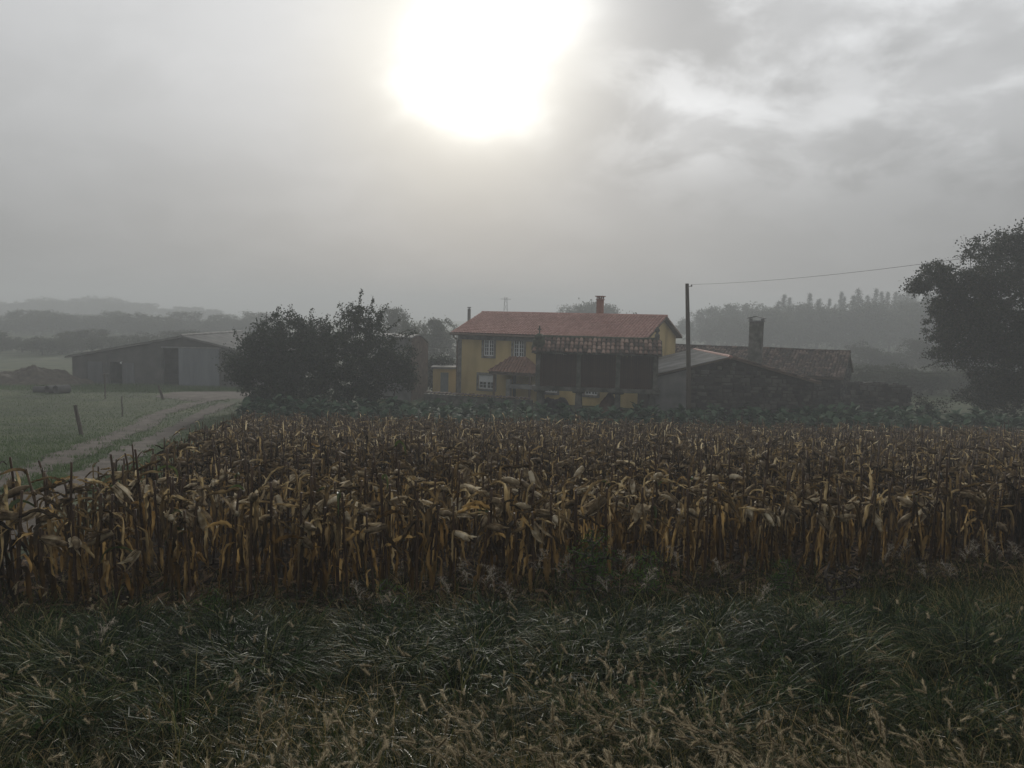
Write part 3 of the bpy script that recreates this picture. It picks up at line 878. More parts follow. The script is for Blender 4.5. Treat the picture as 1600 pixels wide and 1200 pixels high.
# ---------------------------------------------------------------- stone wall surface of separate stones
def stones(O, X, Nn, inside, w, h, seed, sx=.42, sz=.24):
    """irregular coursed stones over a wall face; inside(x,z) keeps those within the outline"""
    r_ = np.random.default_rng(seed)
    O, X, Nn = map(lambda v: np.asarray(v, float), (O, X, Nn))
    Zv = np.array([0, 0, 1.0])
    mb_ = MB()
    z = 0
    while z < h:
        hh = sz * r_.uniform(.7, 1.35)
        x = r_.uniform(-.3, 0)
        while x < w:
            ww = sx * r_.uniform(.55, 1.6)
            if inside(x + ww / 2, z + hh / 2):
                g_ = .018
                d = r_.uniform(.03, .085)
                c4 = [(x + g_, z + g_), (x + ww - g_, z + g_), (x + ww - g_, z + hh - g_), (x + g_, z + hh - g_)]
                j = r_.normal(0, .018, (4, 2))
                lo = [O + X * (a + j[i][0]) + Zv * (b + j[i][1]) - Nn * .02 for i, (a, b) in enumerate(c4)]
                cx_, cz_ = x + ww / 2, z + hh / 2
                hi = [O + X * (cx_ + (a + j[i][0] - cx_) * .8) + Zv * (cz_ + (b + j[i][1] - cz_) * .76) + Nn * (d + r_.normal(0, .012)) for i, (a, b) in enumerate(c4)]
                mb_.hexa(lo, hi)
            x += ww
        z += hh
    return mb_

# stone shed, gable towards the field
SY = 49.0
pk, le, re_ = P(1140, 558, SY), P(1022, 585.5, SY), P(1272, 596, SY)
sz0 = float(TZ(13, SY)) - .1
shed = thing('stone_shed', 'low stone shed with broad gable and grey sheet roof beside the granary', 'shed', (le[0], SY, sz0))
w_ = re_[0] - le[0]; pkx = pk[0] - le[0]; hl, hp, hr = le[2] - sz0 - .1, pk[2] - sz0 - .1, re_[2] - sz0 - .1
SD = 9.8
mb = MB()
mb.add([(0, 0, 0), (w_, 0, 0), (w_, 0, hr), (pkx, 0, hp), (0, 0, hl)], [(0, 1, 2, 3)], [(0, 3, 4)])
mb.add([(0, SD, 0), (w_, SD, 0), (w_, SD, hr), (pkx, SD, hp), (0, SD, hl)], [(3, 2, 1, 0)], [(4, 3, 0)])
mb.add([(0, 0, 0), (0, SD, 0), (0, SD, hl), (0, 0, hl)], [(1, 0, 3, 2)]).add([(w_, 0, 0), (w_, SD, 0), (w_, SD, hr), (w_, 0, hr)], [(0, 1, 2, 3)])
mb.obj('wall', M['mortar'], shed)
line = lambda x: np.interp(x, [0, pkx, w_], [hl, hp, hr])
cut = P(1075, 600, SY)[0] - le[0]
tag(stones((0, 0, 0), (1, 0, 0), (0, -1, 0), lambda x, z: x > cut and x < w_ - .1 and z < line(x) - .22, w_, hp, 4).obj('stones', M['stone'], shed), kind='stuff')
MB().add([(0, -.03, 0), (cut, -.03, 0), (cut, -.03, line(cut) - .08), (0, -.03, hl - .08)], [(0, 1, 2, 3)]).obj('render_coat', M['concrete'], shed)
rf = MB()
slab(rf, [(-.3, -.25, hl + .02), (pkx, -.25, hp + .10), (pkx, SD, hp + .10), (-.3, SD, hl + .02)][::1], .07)
slab(rf, [(pkx, -.25, hp + .10), (w_ + .35, -.25, hr + .0), (w_ + .35, SD, hr + .0), (pkx, SD, hp + .10)], .07)
sroof = rf.obj('roof', M['fascia'], shed)
# corrugated grey sheets on the left slope, old tiles on the right
for k in range(6):
    y0, y1 = -.28 + k * (SD + .3) / 6, -.28 + (k + 1) * (SD + .3) / 6
    xs = np.linspace(-.32, pkx - .02, 2); ys = np.linspace(y0, y1 + .08, 60)
    V = [(x, y, np.interp(x, [-.3, pkx], [hl + .02, hp + .10]) + .035 + .018 * math.sin(y * 36) + .006 * k) for y in ys for x in xs]
    obj('roof_sheet', make_mesh('roof_sheet', V, [grid_faces(1, 60, 2)], M['fibre'], True), sroof)
Xd = np.array([0, 1.0, 0]); Yd = np.array([-(w_ + .35 - pkx), 0, hp + .10 - hr]); ln = np.linalg.norm(Yd); Yd /= ln
V, Fq = tile_field((w_ + .38, -.25, hr + .015), Xd, Yd, SD, ln, .24, .38, jit=.014)
tag(obj('roof_tiles', make_mesh('roof_tiles', V, Fq, M['tile_old']), sroof), kind='stuff')
rd = MB()
for k in range(24):
    y = -.25 + SD * k / 24
    rd.tube([(pkx, y, hp + .11), (pkx, y + .46, hp + .14)], [.13, .10], 8)
rd.obj('ridge_tiles', M['tile_red'], sroof)

# old tiled house behind it, turned like the farmhouse
T2 = R(27)
vx = np.array([math.cos(T2), -math.sin(T2), 0]); vy = np.array([math.sin(T2), math.cos(T2), 0])
corner = P(1314, 585, 56.2)
L2, D2 = 14.5, 8.6
z2 = float(TZ(18, 58)) - .25
O2 = corner - vx * L2
old = thing('old_stone_house', 'long low old house with sagging weathered tile roof and tall chimney', 'house', (O2[0], O2[1], z2), -T2)
e2, r2z = corner[2] - z2 - .15, P(1327, 551, 60.3)[2] - z2
mb = MB()
for (a, b) in (((0, 0), (L2, 0)), ((L2, 0), (L2, D2)), ((L2, D2), (0, D2)), ((0, D2), (0, 0))):
    mb.add([(*a, 0), (*b, 0), (*b, e2), (*a, e2)], [(0, 1, 2, 3)])
mb.add([(L2, 0, e2), (L2, D2, e2), (L2, D2 / 2, r2z - .1)], np.zeros((0, 4), int), [(0, 1, 2)]).add([(0, 0, e2), (0, D2, e2), (0, D2 / 2, r2z - .1)], np.zeros((0, 4), int), [(2, 1, 0)])
mb.obj('wall', M['mortar'], old)
tag(stones((L2, 0, 0), (0, 1, 0), (1, 0, 0), lambda y, z: .05 < y < D2 - .05 and z < e2 - .1 + (r2z - e2) * (1 - abs(y - D2 / 2) / (D2 / 2)) - .15, D2, r2z, 8).obj('stones', M['stone'], old), kind='stuff')
tag(stones((0, 0, 0), (1, 0, 0), (0, -1, 0), lambda x, z: .05 < x < L2 - .05 and z < e2 - .15, L2, e2, 9).obj('stones', M['stone'], old), kind='stuff')
o2 = .35
s2_ = (r2z - e2) / (D2 / 2)
rf = MB()
ee = e2 - o2 * s2_
slab(rf, [(-.2, -o2, ee), (L2 + .2, -o2, ee), (L2 + .2, D2 / 2, r2z), (-.2, D2 / 2, r2z)], .10)
slab(rf, [(-.2, D2 / 2, r2z), (L2 + .2, D2 / 2, r2z), (L2 + .2, D2 + o2, ee), (-.2, D2 + o2, ee)], .10)
oroof = rf.obj('roof', M['fascia'], old)
for side in (0, 1):
    Yd = np.array([0, (D2 / 2 + o2) * (1 if side == 0 else -1), r2z - ee]); ln = np.linalg.norm(Yd); Yd /= ln
    O = (-.2, -o2 - .05, ee + .02) if side == 0 else (L2 + .2, D2 + o2 + .05, ee + .02)
    V, Fq = tile_field(O, (1, 0, 0) if side == 0 else (-1, 0, 0), Yd, L2 + .4, ln, .235, .37, jit=.016)
    V = V + np.stack([0 * V[:, 0], 0 * V[:, 0], .035 * np.sin(V[:, 0] * .8 + 1) + .03 * np.sin(V[:, 0] * 2.1 + V[:, 1])], 1) + [0, 0, .03]
    tag(obj('roof_tiles', make_mesh('roof_tiles', V, Fq, M['tile_old']), oroof), kind='stuff')
rd = MB()
for k in range(36):
    x = -.2 + (L2 + .4) * k / 36
    rd.tube([(x, D2 / 2, r2z + .06 + .03 * math.sin(x * .8 + 1)), (x + .46, D2 / 2, r2z + .09)], [.14, .11], 8)
rd.obj('ridge_tiles', M['tile_old'], oroof)
# tall chimney with a little tiled cap, standing in the front slope
ly = 1.35; lx = lx_for(1179, ly, O2, vx, vy)
ctop = P(1180, 500.5, 57.5)[2] - z2
ch2 = MB().box(lx - .47, lx + .47, ly - .32, ly + .32, ee - .3, ctop - .12).obj('chimney', M['oldgranite'], old)
MB().box(lx - .54, lx + .54, ly - .39, ly + .39, ctop - .118, ctop - .02).obj('chimney_collar', M['concrete'], ch2)
cap = MB()
for sx in (-.42, .42):
    for sy in (-.28, .28):
        cap.box(lx + sx - .06, lx + sx + .06, ly + sy - .06, ly + sy + .06, ctop - .019, ctop + .12)
slab(cap, [(lx - .62, ly - .45, ctop + .17), (lx, ly - .45, ctop + .32), (lx, ly + .45, ctop + .32), (lx - .62, ly + .45, ctop + .17)], .05)
slab(cap, [(lx, ly - .45, ctop + .32), (lx + .62, ly - .45, ctop + .17), (lx + .62, ly + .45, ctop + .17), (lx, ly + .45, ctop + .32)], .05)
cap.obj('chimney_cap', M['concrete'], ch2)

# low stone wall running right from the old house
a_, b_ = P(1326, 596, 54.0), P(1423, 601, 51.5)
wa2 = math.atan2(b_[1] - a_[1], b_[0] - a_[0]); Ls = float(np.hypot(*(b_ - a_)[:2]))
zs_ = float(TZ(a_[0], 53)) - .1
sw = thing('dry_stone_wall', 'low dark dry stone wall between old house and oak', 'wall', (a_[0], a_[1], zs_), wa2)
hs = a_[2] - zs_ - .1
MB().box(0, Ls, -.28, .28, 0, hs).obj('wall_core', M['mortar'], sw)
tag(stones((0, -.28, 0), (1, 0, 0), (0, -1, 0), lambda x, z: z < hs + .12 and x < Ls, Ls, hs + .2, 12, .45, .26).obj('stones', M['stone'], sw), kind='stuff')
tag(stones((Ls, -.28, 0), (0, 1, 0), (1, 0, 0), lambda x, z: z < hs + .05 and x < .5, .5, hs, 13, .35, .26).obj('stones', M['stone'], sw), kind='stuff')
cpm = MB()
for i in range(int(Ls / .4)):
    x = i * .4
    w1 = rng.uniform(.3, .4); h1 = rng.uniform(.10, .26)
    cpm.hexa([(x, -.3, hs + .003), (x + w1, -.3, hs + .003), (x + w1, .3, hs + .003), (x, .3, hs + .003)], [(x + .05, -.22, hs + h1), (x + w1 - .04, -.24, hs + h1 * .9), (x + w1 - .05, .22, hs + h1), (x + .06, .2, hs + h1 * .9)])
tag(cpm.obj('cope_stones', M['stone'], sw), kind='stuff')

# ---------------------------------------------------------------- plastered and brick outbuilding behind the fruit trees
q0, q1, q2 = P(588, 530, 59.0), P(643, 530, 57.0), P(669, 537, 61.5)
zb = float(TZ(-8, 58)) - .1
shd = thing('brick_outbuilding', 'grey plastered outbuilding with bare brick end and curved roof behind the fruit trees', 'outbuilding', (q1[0], q1[1], zb))
A0 = np.array([q0[0] - q1[0], q0[1] - q1[1], 0]); C0 = np.array([q2[0] - q1[0], q2[1] - q1[1], 0])
hA, hB, hC = q0[2] - zb, q1[2] - zb + .02, q2[2] - zb
MB().add([A0, (0, 0, 0), (0, 0, hB), A0 + [0, 0, hA]], [(0, 1, 2, 3)]).add([A0 + C0, A0, A0 + [0, 0, hA], A0 + C0 + [0, 0, hC]], [(0, 1, 2, 3)]).obj('plaster_wall', M['concrete'], shd)
n_ = 9
V = []
for i in range(n_):
    t = i / (n_ - 1)
    p = C0 * t
    V += [(p[0], p[1], 0), (p[0], p[1], hB + (hC - hB) * t + .42 * math.sin(math.pi * t) * (1 - .3 * t))]
MB().add(V, [(2 * i, 2 * i + 2, 2 * i + 3, 2 * i + 1) for i in range(n_ - 1)]).obj('brick_wall', M['brick_wall'], shd)
ra = MB()
V = []
for i in range(n_):
    t = i / (n_ - 1)
    p = C0 * (t * 1.04 - .02)
    zt = hB + (hC - hB) * t + .42 * math.sin(math.pi * t) * (1 - .3 * t) + .02
    n0 = C0 / np.linalg.norm(C0)
    for e, zz in ((p - A0 * .02, zt), (p - A0 * .02, zt + .09), (p + A0 * 1.02, zt + .09), (p + A0 * 1.02, zt)):
        V.append((e[0], e[1], zz))
f_ = [(4 * i + a, 4 * i + (a + 1) % 4, 4 * i + 4 + (a + 1) % 4, 4 * i + 4 + a) for i in range(n_ - 1) for a in range(4)] + [(0, 1, 2, 3), (4 * n_ - 1, 4 * n_ - 2, 4 * n_ - 3, 4 * n_ - 4)]
ra.add(V, f_).obj('roof', M['concrete'], shd)

# ---------------------------------------------------------------- barn
BY = 73.0
bl, bp, br = P(112.5, 558, BY), P(285, 527.5, BY), P(404, 556, BY)
bz = G(240, 606)[2] - .1
bz = float(P(240, 606, BY)[2]) - .05
barn = thing('barn', 'long grey block barn with low pitched roof and bluish sliding door', 'barn', (bl[0], BY, bz))
bw = br[0] - bl[0]; bpx = bp[0] - bl[0]
hbl, hbp, hbr = bl[2] - bz, bp[2] - bz, br[2] - bz
BD = 16.0
def bq(x0, y0, x1, y1):
    a = P(x0, y1, BY); b = P(x1, y0, BY)
    return (a[0] - bl[0], b[0] - bl[0], max(a[2] - bz, 0), b[2] - bz)
d_small, d_big = bq(172, 566, 190.5, 606), bq(255, 544.5, 280, 606)
d_left, d_mid, d_slide = bq(138, 565, 160.5, 606), bq(192, 567, 210, 604), bq(280.5, 545.5, 343, 606)
hcap = min(hbl, hbr) - .02
mb = MB()
wall_holes(mb, (0, 0, 0), (1, 0, 0), (0, -1, 0), bw, hcap, [(d_small[0], d_small[1], 0, d_small[3]), (d_big[0], d_big[1], 0, hcap)], .3)
xs_ = [0, d_big[0], d_big[1], bpx, bw] if d_big[1] < bpx else [0, d_big[0], bpx, d_big[1], bw]
rl = lambda x: float(np.interp(x, [0, bpx, bw], [hbl, hbp, hbr]))
for xa, xb in zip(xs_[:-1], xs_[1:]):
    zl = d_big[3] if xa >= d_big[0] - 1e-6 and xb <= d_big[1] + 1e-6 else hcap
    mb.add([(xa, 0, zl), (xb, 0, zl), (xb, 0, rl(xb)), (xa, 0, rl(xa))], [(0, 1, 2, 3)])
for xd in (d_big[0], d_big[1]):
    mb.add([(xd, 0, hcap), (xd, .3, hcap), (xd, .3, d_big[3]), (xd, 0, d_big[3])], [(0, 1, 2, 3)])
mb.add([(0, 0, 0), (0, BD, 0), (0, BD, hbl), (0, 0, hbl)], [(1, 0, 3, 2)]).add([(bw, 0, 0), (bw, BD, 0), (bw, BD, hbr), (bw, 0, hbr)], [(0, 1, 2, 3)])
mb.add([(0, BD, 0), (bw, BD, 0), (bw, BD, hbr), (bpx, BD, hbp), (0, BD, hbl)], [(3, 2, 1, 0)], [(4, 3, 0)])
mb.obj('wall', M['block'], barn)
MB().box(-.2, bw + .2, -.004, BD, -.2, -.003).obj('floor', M['concrete'], barn)
rf = MB()
slab(rf, [(-.5, -.35, hbl + .05), (bpx, -.35, hbp + .12), (bpx, BD, hbp + .12), (-.5, BD, hbl + .05)], .10)
slab(rf, [(bpx, -.35, hbp + .12), (bw + .4, -.35, hbr + .05), (bw + .4, BD, hbr + .05), (bpx, BD, hbp + .12)], .10)
broof = rf.obj('roof', M['fibre'], barn)
for k in range(9):
    y0, y1 = -.35 + k * BD / 9, -.35 + (k + 1) * BD / 9
    ys = np.linspace(y0, y1, 40)
    for (xa, za, xb, zb_) in ((-.5, hbl + .05, bpx, hbp + .12), (bpx, hbp + .12, bw + .4, hbr + .05)):
        V = [(x, y, z + .04 + .02 * math.sin(y * 30)) for y in ys for x, z in ((xa, za), (xb, zb_))]
        obj('roof_sheet', make_mesh('roof_sheet', V, [grid_faces(1, 40, 2)], M['fibre'], True), broof)
MB().tube([(bpx, -.36, hbp + .19), (bpx, BD, hbp + .19)], .14, 8).obj('ridge_cap', M['fibre'], broof)
def ribbed(name, q, y, m_, parent, pitch=.3):
    a, b, c_, d = q
    g_ = MB().box(a, b, y, y + .04, c_, d)
    n = int((b - a) / pitch)
    for i in range(n + 1):
        x = a + (b - a) * i / max(n, 1)
        g_.box(max(x - .03, a), min(x + .03, b), y - .025, y - .003, c_ + .02, d - .02)
    return g_.obj(name, m_, parent)
ribbed('side_door', d_left, -.05, M['dull_sheet'], barn)
ribbed('hatch', d_mid, -.05, M['dull_sheet'], barn)
sd = ribbed('sliding_door', d_slide, -.12, M['sheet'], barn, .42)
MB().box(d_big[0] - .1, d_slide[1] + .1, -.09, -.003, d_slide[3] + .02, d_slide[3] + .14).obj('door_rail', M['metal'], barn)
lp = P(189, 567, BY - .2)
MB().tube([(lp[0] - bl[0], -.22, lp[2] - bz - .10), (lp[0] - bl[0], -.22, lp[2] - bz), (lp[0] - bl[0], -.22, lp[2] - bz + .08)], [.05, .10, .03], 9).box(lp[0] - bl[0] - .03, lp[0] - bl[0] + .03, -.22, -.003, lp[2] - bz + .06, lp[2] - bz + .10).obj('wall_lamp', M['white'], barn)
for x in (d_left[0] - .35, d_small[0] - .45, d_big[0] - .4, d_slide[1] + .08):
    MB().box(x, x + .3, -.075, -.003, 0, np.interp(x, [0, bpx, bw], [hbl, hbp, hbr]) - .2).obj('pier', M['block'], barn)
MB().box(.0, bw, -.10, -.003, -.05, .22).obj('plinth', M['concrete'], barn) if False else None

# ---------------------------------------------------------------- pole, wires, posts
def pole(name, label, base, top, r0, r1):
    t = thing(name, label, 'pole', base)
    d = np.asarray(top) - np.asarray(base)
    MB().tube([(0, 0, -.3), d * .35 + [.03, 0, 0], d * .7 + [.02, 0, 0], d], [r0, r0 * .9, (r0 + r1) / 2, r1], 10).obj('shaft', M['pole'], t)
    MB().tube([d + [.02, 0, -.18], d + [.26, -.02, -.16]], .02, 6).tube([d + [.26, -.02, -.18], d + [.26, -.02, -.06]], [.05, .035], 8).obj('insulator', M['granite'], t)
    return t, np.asarray(base) + d + [.26, -.02, -.05]
pb_ = on(P(1077, 640, 47)[0], 47.0)
_, w1 = pole('utility_pole', 'wooden utility pole standing before the stone shed', pb_, P(1073.5, 443, 47.0), .15, .10)
pc_ = on(16.6, 22.0)
_, w2 = pole('utility_pole', 'wooden utility pole standing alone among the corn rows', pc_, (16.6, 22.0, 10.6), .15, .11)
def wire(name, label, a, b, sag, r_=.012):
    t = np.linspace(0, 1, 30)
    pts = a[None] * (1 - t[:, None]) + b[None] * t[:, None]
    pts[:, 2] -= sag * 4 * t * (1 - t)
    tag(MB().tube(pts, r_, 5).obj(name, M['wire'], None), label, 'wire')
wire('overhead_wire', 'thin wire hanging from the utility pole towards the oak', w1, w2, .28, .007)
wire('service_wire', 'thin wire between brick outbuilding and farmhouse corner', P(668, 541, 61), P(713, 541, 61.5), .12, .012)
wire('service_wire', 'thin wire running from old house gable into the oak', P(1336, 577, 60), P(1480, 583, 54), .1, .010)

def post(px0, py0, px1, py1, r_, label, nm='fence_post'):
    g_ = G(px1, py1)
    t_ = P(px0, py0, g_[1])
    d = t_ - g_
    o = MB().tube([-d * .12, d * .3 + [.015, 0, 0], d * .7 - [.012, 0, 0], d], [r_, r_ * 1.05, r_ * .95, r_ * .85], 8)
    o = o.obj(nm, M['pole'], None)
    o.location = tuple(g_)
    tag(o, label, 'post', 'fence posts along the pasture')
    return g_, d
post(117.5, 633, 127, 680, .085, 'thick leaning fence post beside the bend of the track')
post(190.5, 619, 191, 651, .035, 'thin straight metal fence stake between two leaning posts')
post(247.5, 602, 254.5, 624, .085, 'leaning fence post where the pasture meets the barn yard')
gp = G(164.5, 623)
tp = thing('clothesline_post', 'thin post with a short crossbar standing in the pasture before the barn', 'post', gp)
ht = P(164.5, 585, gp[1])[2] - gp[2]
MB().tube([(0, 0, -.1), (0, 0, ht)], .045, 7).obj('shaft', M['pole'], tp)
MB().tube([(-.22, 0, ht + .0), (.28, 0, ht + .06)], .04, 7).obj('crossbar', M['fibre'], tp)

# manure heap and pipes
hp_ = P(55, 606, 68.0)
heap('manure_heap', 'broad brown manure heap beside the barn', 'heap', hp_[0] - 1.5, 70.0, 5.6, 3.4, 1.75, M['manure'], 21, .3)
def pipe(px, py, yaw, label, r_=.36, l_=1.5):
    g_ = G(px, py)
    th = np.linspace(0, 2 * np.pi, 21)[:-1]
    V = []
    for x, rr in ((-l_ / 2, r_), (l_ / 2, r_), (l_ / 2, r_ * .82), (-l_ / 2, r_ * .82)):
        V += [(x, rr * math.cos(a), rr * math.sin(a)) for a in th]
    f = [(k * 20 + i, k * 20 + (i + 1) % 20, ((k + 1) % 4) * 20 + (i + 1) % 20, ((k + 1) % 4) * 20 + i) for k in range(4) for i in range(20)]
    o = obj('concrete_pipe', make_mesh('concrete_pipe', V, [f], M['block'], False), None, (g_[0], g_[1], g_[2] + r_ - .03))
    o.rotation_euler = (0, 0, yaw)
    tag(o, label, 'pipe', 'pipes lying in the pasture')
pipe(70, 613, R(10), 'pale concrete pipe lying lengthwise beside the manure heap', .24, 1.5)
pipe(83, 614, R(72), 'concrete pipe end-on between the lengthwise pipe and the last one', .30, 1.0)
pipe(97, 614.5, R(66), 'dark concrete pipe end-on at the barn end of the row', .32, 1.0)

# far lattice pylon
py_ = P(790, 487, 190.0)
pz_ = float(TZ(py_[0], 190))
pyl = thing('lattice_pylon', 'faint lattice pylon in the mist behind the farmhouse', 'pylon', (py_[0], 190.0, pz_))
hpy = P(790, 464, 190.0)[2] - pz_
lg = MB()
for sx in (-1, 1):
    for sy in (-1, 1):
        lg.tube([(sx * .8, sy * .8, -.1), (sx * .25, sy * .25, hpy)], .06, 4)
for k in range(7):
    z = hpy * k / 7; z2_ = hpy * (k + 1) / 7
    w0, w1_ = .8 - .55 * k / 7, .8 - .55 * (k + 1) / 7
    for sy in (-1, 1):
        lg.tube([(-w0, sy * w0, z), (w1_, sy * w1_, z2_)], .03, 4).tube([(w0, sy * w0, z), (-w1_, sy * w1_, z2_)], .03, 4)
lg.obj('lattice', M['metal'], pyl)
MB().tube([(-1.2, 0, hpy - .5), (1.2, 0, hpy - .5)], .06, 4).obj('cross_arm', M['metal'], pyl)
# ================================================================== trees
def tree_geo(seed, lobes, trunk_pts, trunk_r, n_cl, n_leaf, leaf, sig, shoots=(), upright=.0, shell=.45, asp=1.7):
    """lobes: list of (cx,cy,cz,rx,ry,rz,weight); returns trunk MB, leaf (V,F)"""
    r_ = np.random.default_rng(seed)
    wts = np.array([l[6] for l in lobes], float); wts /= wts.sum()
    pick = r_.choice(len(lobes), n_cl, p=wts)
    d = r_.normal(0, 1, (n_cl, 3)); d /= np.linalg.norm(d, axis=1)[:, None]
    rad = r_.uniform(0, 1, n_cl) ** shell
    L = np.array(lobes)[pick]
    C = L[:, :3] + d * rad[:, None] * L[:, 3:6]
    C = C[C[:, 2] > .25]
    nodes = [np.array(p, float) for p in trunk_pts]
    par = [-1] + list(range(len(nodes) - 1))
    t0 = nodes[-1]
    order = np.argsort(np.linalg.norm(C - t0, axis=1))
    ends = []
    for i in order:
        c_ = C[i]
        A = np.array(nodes)
        st = max(1, len(trunk_pts) // 2)
        dist = np.linalg.norm(A[st:] - c_, axis=1) + np.maximum(A[st:, 2] - c_[2], 0) * .8
        j = int(np.argmin(dist)) + st
        a = nodes[j]
        v = c_ - a
        m1 = a + v * .5 + np.array([0, 0, -.06 * np.linalg.norm(v)]) + r_.normal(0, .06, 3) * np.linalg.norm(v)
        nodes.append(m1); par.append(j)
        nodes.append(c_); par.append(len(nodes) - 2)
        ends.append(len(nodes) - 1)
    n = len(nodes)
    cnt = np.zeros(n)
    for e in ends: cnt[e] += 1
    for k in range(n - 1, 0, -1):
        if par[k] >= 0: cnt[par[k]] += cnt[k]
    rr = trunk_r * np.sqrt(np.maximum(cnt, .5) / max(cnt.max(), 1)) * .95
    rr = np.maximum(rr, .012)
    tb = MB()
    tb.tube(nodes[:len(trunk_pts)], [trunk_r * (1.25 if k == 0 else 1.0 - .12 * k) for k in range(len(trunk_pts))], 9)
    for k in range(len(trunk_pts), n):
        tb.tube([nodes[par[k]], nodes[k]], [min(rr[par[k]], rr[k] * 1.6), rr[k]], 5, cap=False)
    cen, n_per = C, n_leaf
    pts = np.repeat(cen, n_per, 0)
    sg = np.repeat(sig * r_.uniform(.55, 1.3, len(cen)), n_per)
    pts = pts + r_.normal(0, 1, pts.shape) * sg[:, None] * np.array([1, 1, .75])
    for (bx, by, bz_, tx, ty, tz, k) in shoots:
        s_ = r_.uniform(0, 1, k)
        a, b = np.array([bx, by, bz_]), np.array([tx, ty, tz])
        mid = a + (b - a) * s_[:, None]
        pts = np.vstack([pts, mid + r_.normal(0, .065, (k, 3))])
        tb.tube([a, (a + b) / 2 + r_.normal(0, .06, 3), b], [.025, .016, .007], 5)
    return tb, leaves(pts, leaf, r_, asp)
def leaves(pts, leaf, r_, asp=1.7):
    N = len(pts)
    a = r_.normal(0, 1, (N, 3)); a /= np.linalg.norm(a, axis=1)[:, None]
    b = np.cross(a, r_.normal(0, 1, (N, 3))); b /= np.linalg.norm(b, axis=1)[:, None]
    s = leaf * r_.uniform(.6, 1.3, N)[:, None]
    n = np.cross(a, b)
    V = np.stack([pts - a * s * .5, pts + b * s * .5 / asp + n * s * .08, pts + a * s * .5, pts - b * s * .5 / asp + n * s * .08], 1).reshape(-1, 3)
    F = np.arange(N * 4).reshape(N, 4)
    return V, F
def tree(name, label, base, geo, lm, group=None, cat='tree', rz=0, sc=1.0):
    tb, (V, F) = geo
    t = thing(name, label, cat, base, rz, group)
    tb.obj('trunk', M['bark'], t, True)
    obj('crown', make_mesh('crown', V, [F], lm), t)
    t.scale = (sc, sc, sc) if np.isscalar(sc) else sc
    return t

# dense evergreen and two looser fruit trees left of the house (depth ~50 m, 25 px per metre)
def lob(px, py, Y, rpx, rpy, ry, w, base):
    c_ = P(px, py, Y) - np.asarray(base)
    k = Y / F_PX
    return (c_[0], c_[1], c_[2], rpx * k, ry, rpy * k, w)
b1_ = on(*P(425, 640, 50.0)[:2])
ga = tree_geo(31, [lob(425, 562, 50, 62, 46, 2.0, 3, b1_), lob(385, 566, 50, 40, 36, 1.5, 1.6, b1_), lob(440, 525, 50, 50, 36, 1.6, 2, b1_), lob(470, 580, 50, 55, 40, 1.8, 2, b1_), lob(487, 535, 50, 40, 38, 1.6, 1.6, b1_), lob(418, 596, 49.5, 48, 22, 1.4, 1, b1_), lob(430, 615, 49.5, 52, 20, 1.4, 1.2, b1_)],
              [(0, 0, -.2), (.05, 0, .5), (.1, .05, 1.1)], .16, 560, 70, .15, .22,
              shoots=[lob(433, 500, 50, 0, 0, 0, 0, b1_)[:3] + lob(437, 478, 50, 0, 0, 0, 0, b1_)[:3] + (34,), lob(446, 498, 50, 0, 0, 0, 0, b1_)[:3] + lob(453, 477, 50, 0, 0, 0, 0, b1_)[:3] + (30,), lob(414, 508, 50, 0, 0, 0, 0, b1_)[:3] + lob(417, 486, 50, 0, 0, 0, 0, b1_)[:3] + (22,), lob(372, 532, 50, 0, 0, 0, 0, b1_)[:3] + lob(363, 513, 50, 0, 0, 0, 0, b1_)[:3] + (30,)])
tree('evergreen_tree', 'dense dark rounded evergreen tree nearest the barn', b1_, ga, M['leaf_dark'])
b2_ = on(*P(548, 640, 50.5)[:2])
sh = []
for (x0, y0, x1, y1, k) in ((560, 490, 565, 454, 60), (578, 492, 583, 462, 50), (588, 498, 606, 476, 40), (540, 500, 530, 474, 40), (600, 520, 628, 497, 60), (625, 530, 655, 517, 60), (620, 525, 650, 513, 40), (484, 512, 488, 482, 50), (505, 515, 512, 492, 40), (470, 510, 455, 477, 30), (593, 505, 597, 487, 30), (640, 545, 650, 560, 40), (545, 495, 552, 472, 30)):
    sh.append(lob(x0, y0, 50.5, 0, 0, 0, 0, b2_)[:3] + lob(x1, y1, 50.5, 0, 0, 0, 0, b2_)[:3] + (k,))
gb = tree_geo(33, [lob(548, 555, 50.5, 72, 44, 2.0, 3, b2_), lob(565, 512, 50.5, 40, 36, 1.5, 1.6, b2_), lob(600, 560, 50.5, 48, 38, 1.7, 2, b2_), lob(500, 535, 50.5, 42, 36, 1.5, 1.5, b2_), lob(520, 590, 50.5, 75, 26, 1.6, 1.6, b2_), lob(628, 575, 50.2, 22, 28, 1.0, .6, b2_), lob(515, 615, 50.2, 60, 18, 1.4, 1.2, b2_)],
              [(0, 0, -.2), (-.05, 0, .6), (.05, .05, 1.3)], .17, 420, 70, .16, .23, shoots=sh)
tree('fruit_tree', 'tall loose fruit tree with upright shoots between evergreen and farmhouse', b2_, gb, M['leaf_fruit'])
b3_ = on(*P(622, 640, 51.0)[:2])
gc_ = tree_geo(35, [lob(585, 605, 51, 36, 18, 1.0, 1, b3_), lob(568, 614, 50.3, 24, 18, 1.0, 1, b3_), lob(635, 590, 51, 16, 20, .8, .6, b3_)], [(0, 0, -.2), (-.1, 0, .5), (-.3, 0, .9)], .07, 110, 50, .15, .22)
tree('garden_shrub', 'low leafy garden shrub under the fruit tree', b3_, gc_, M['leaf_fruit'], cat='shrub')

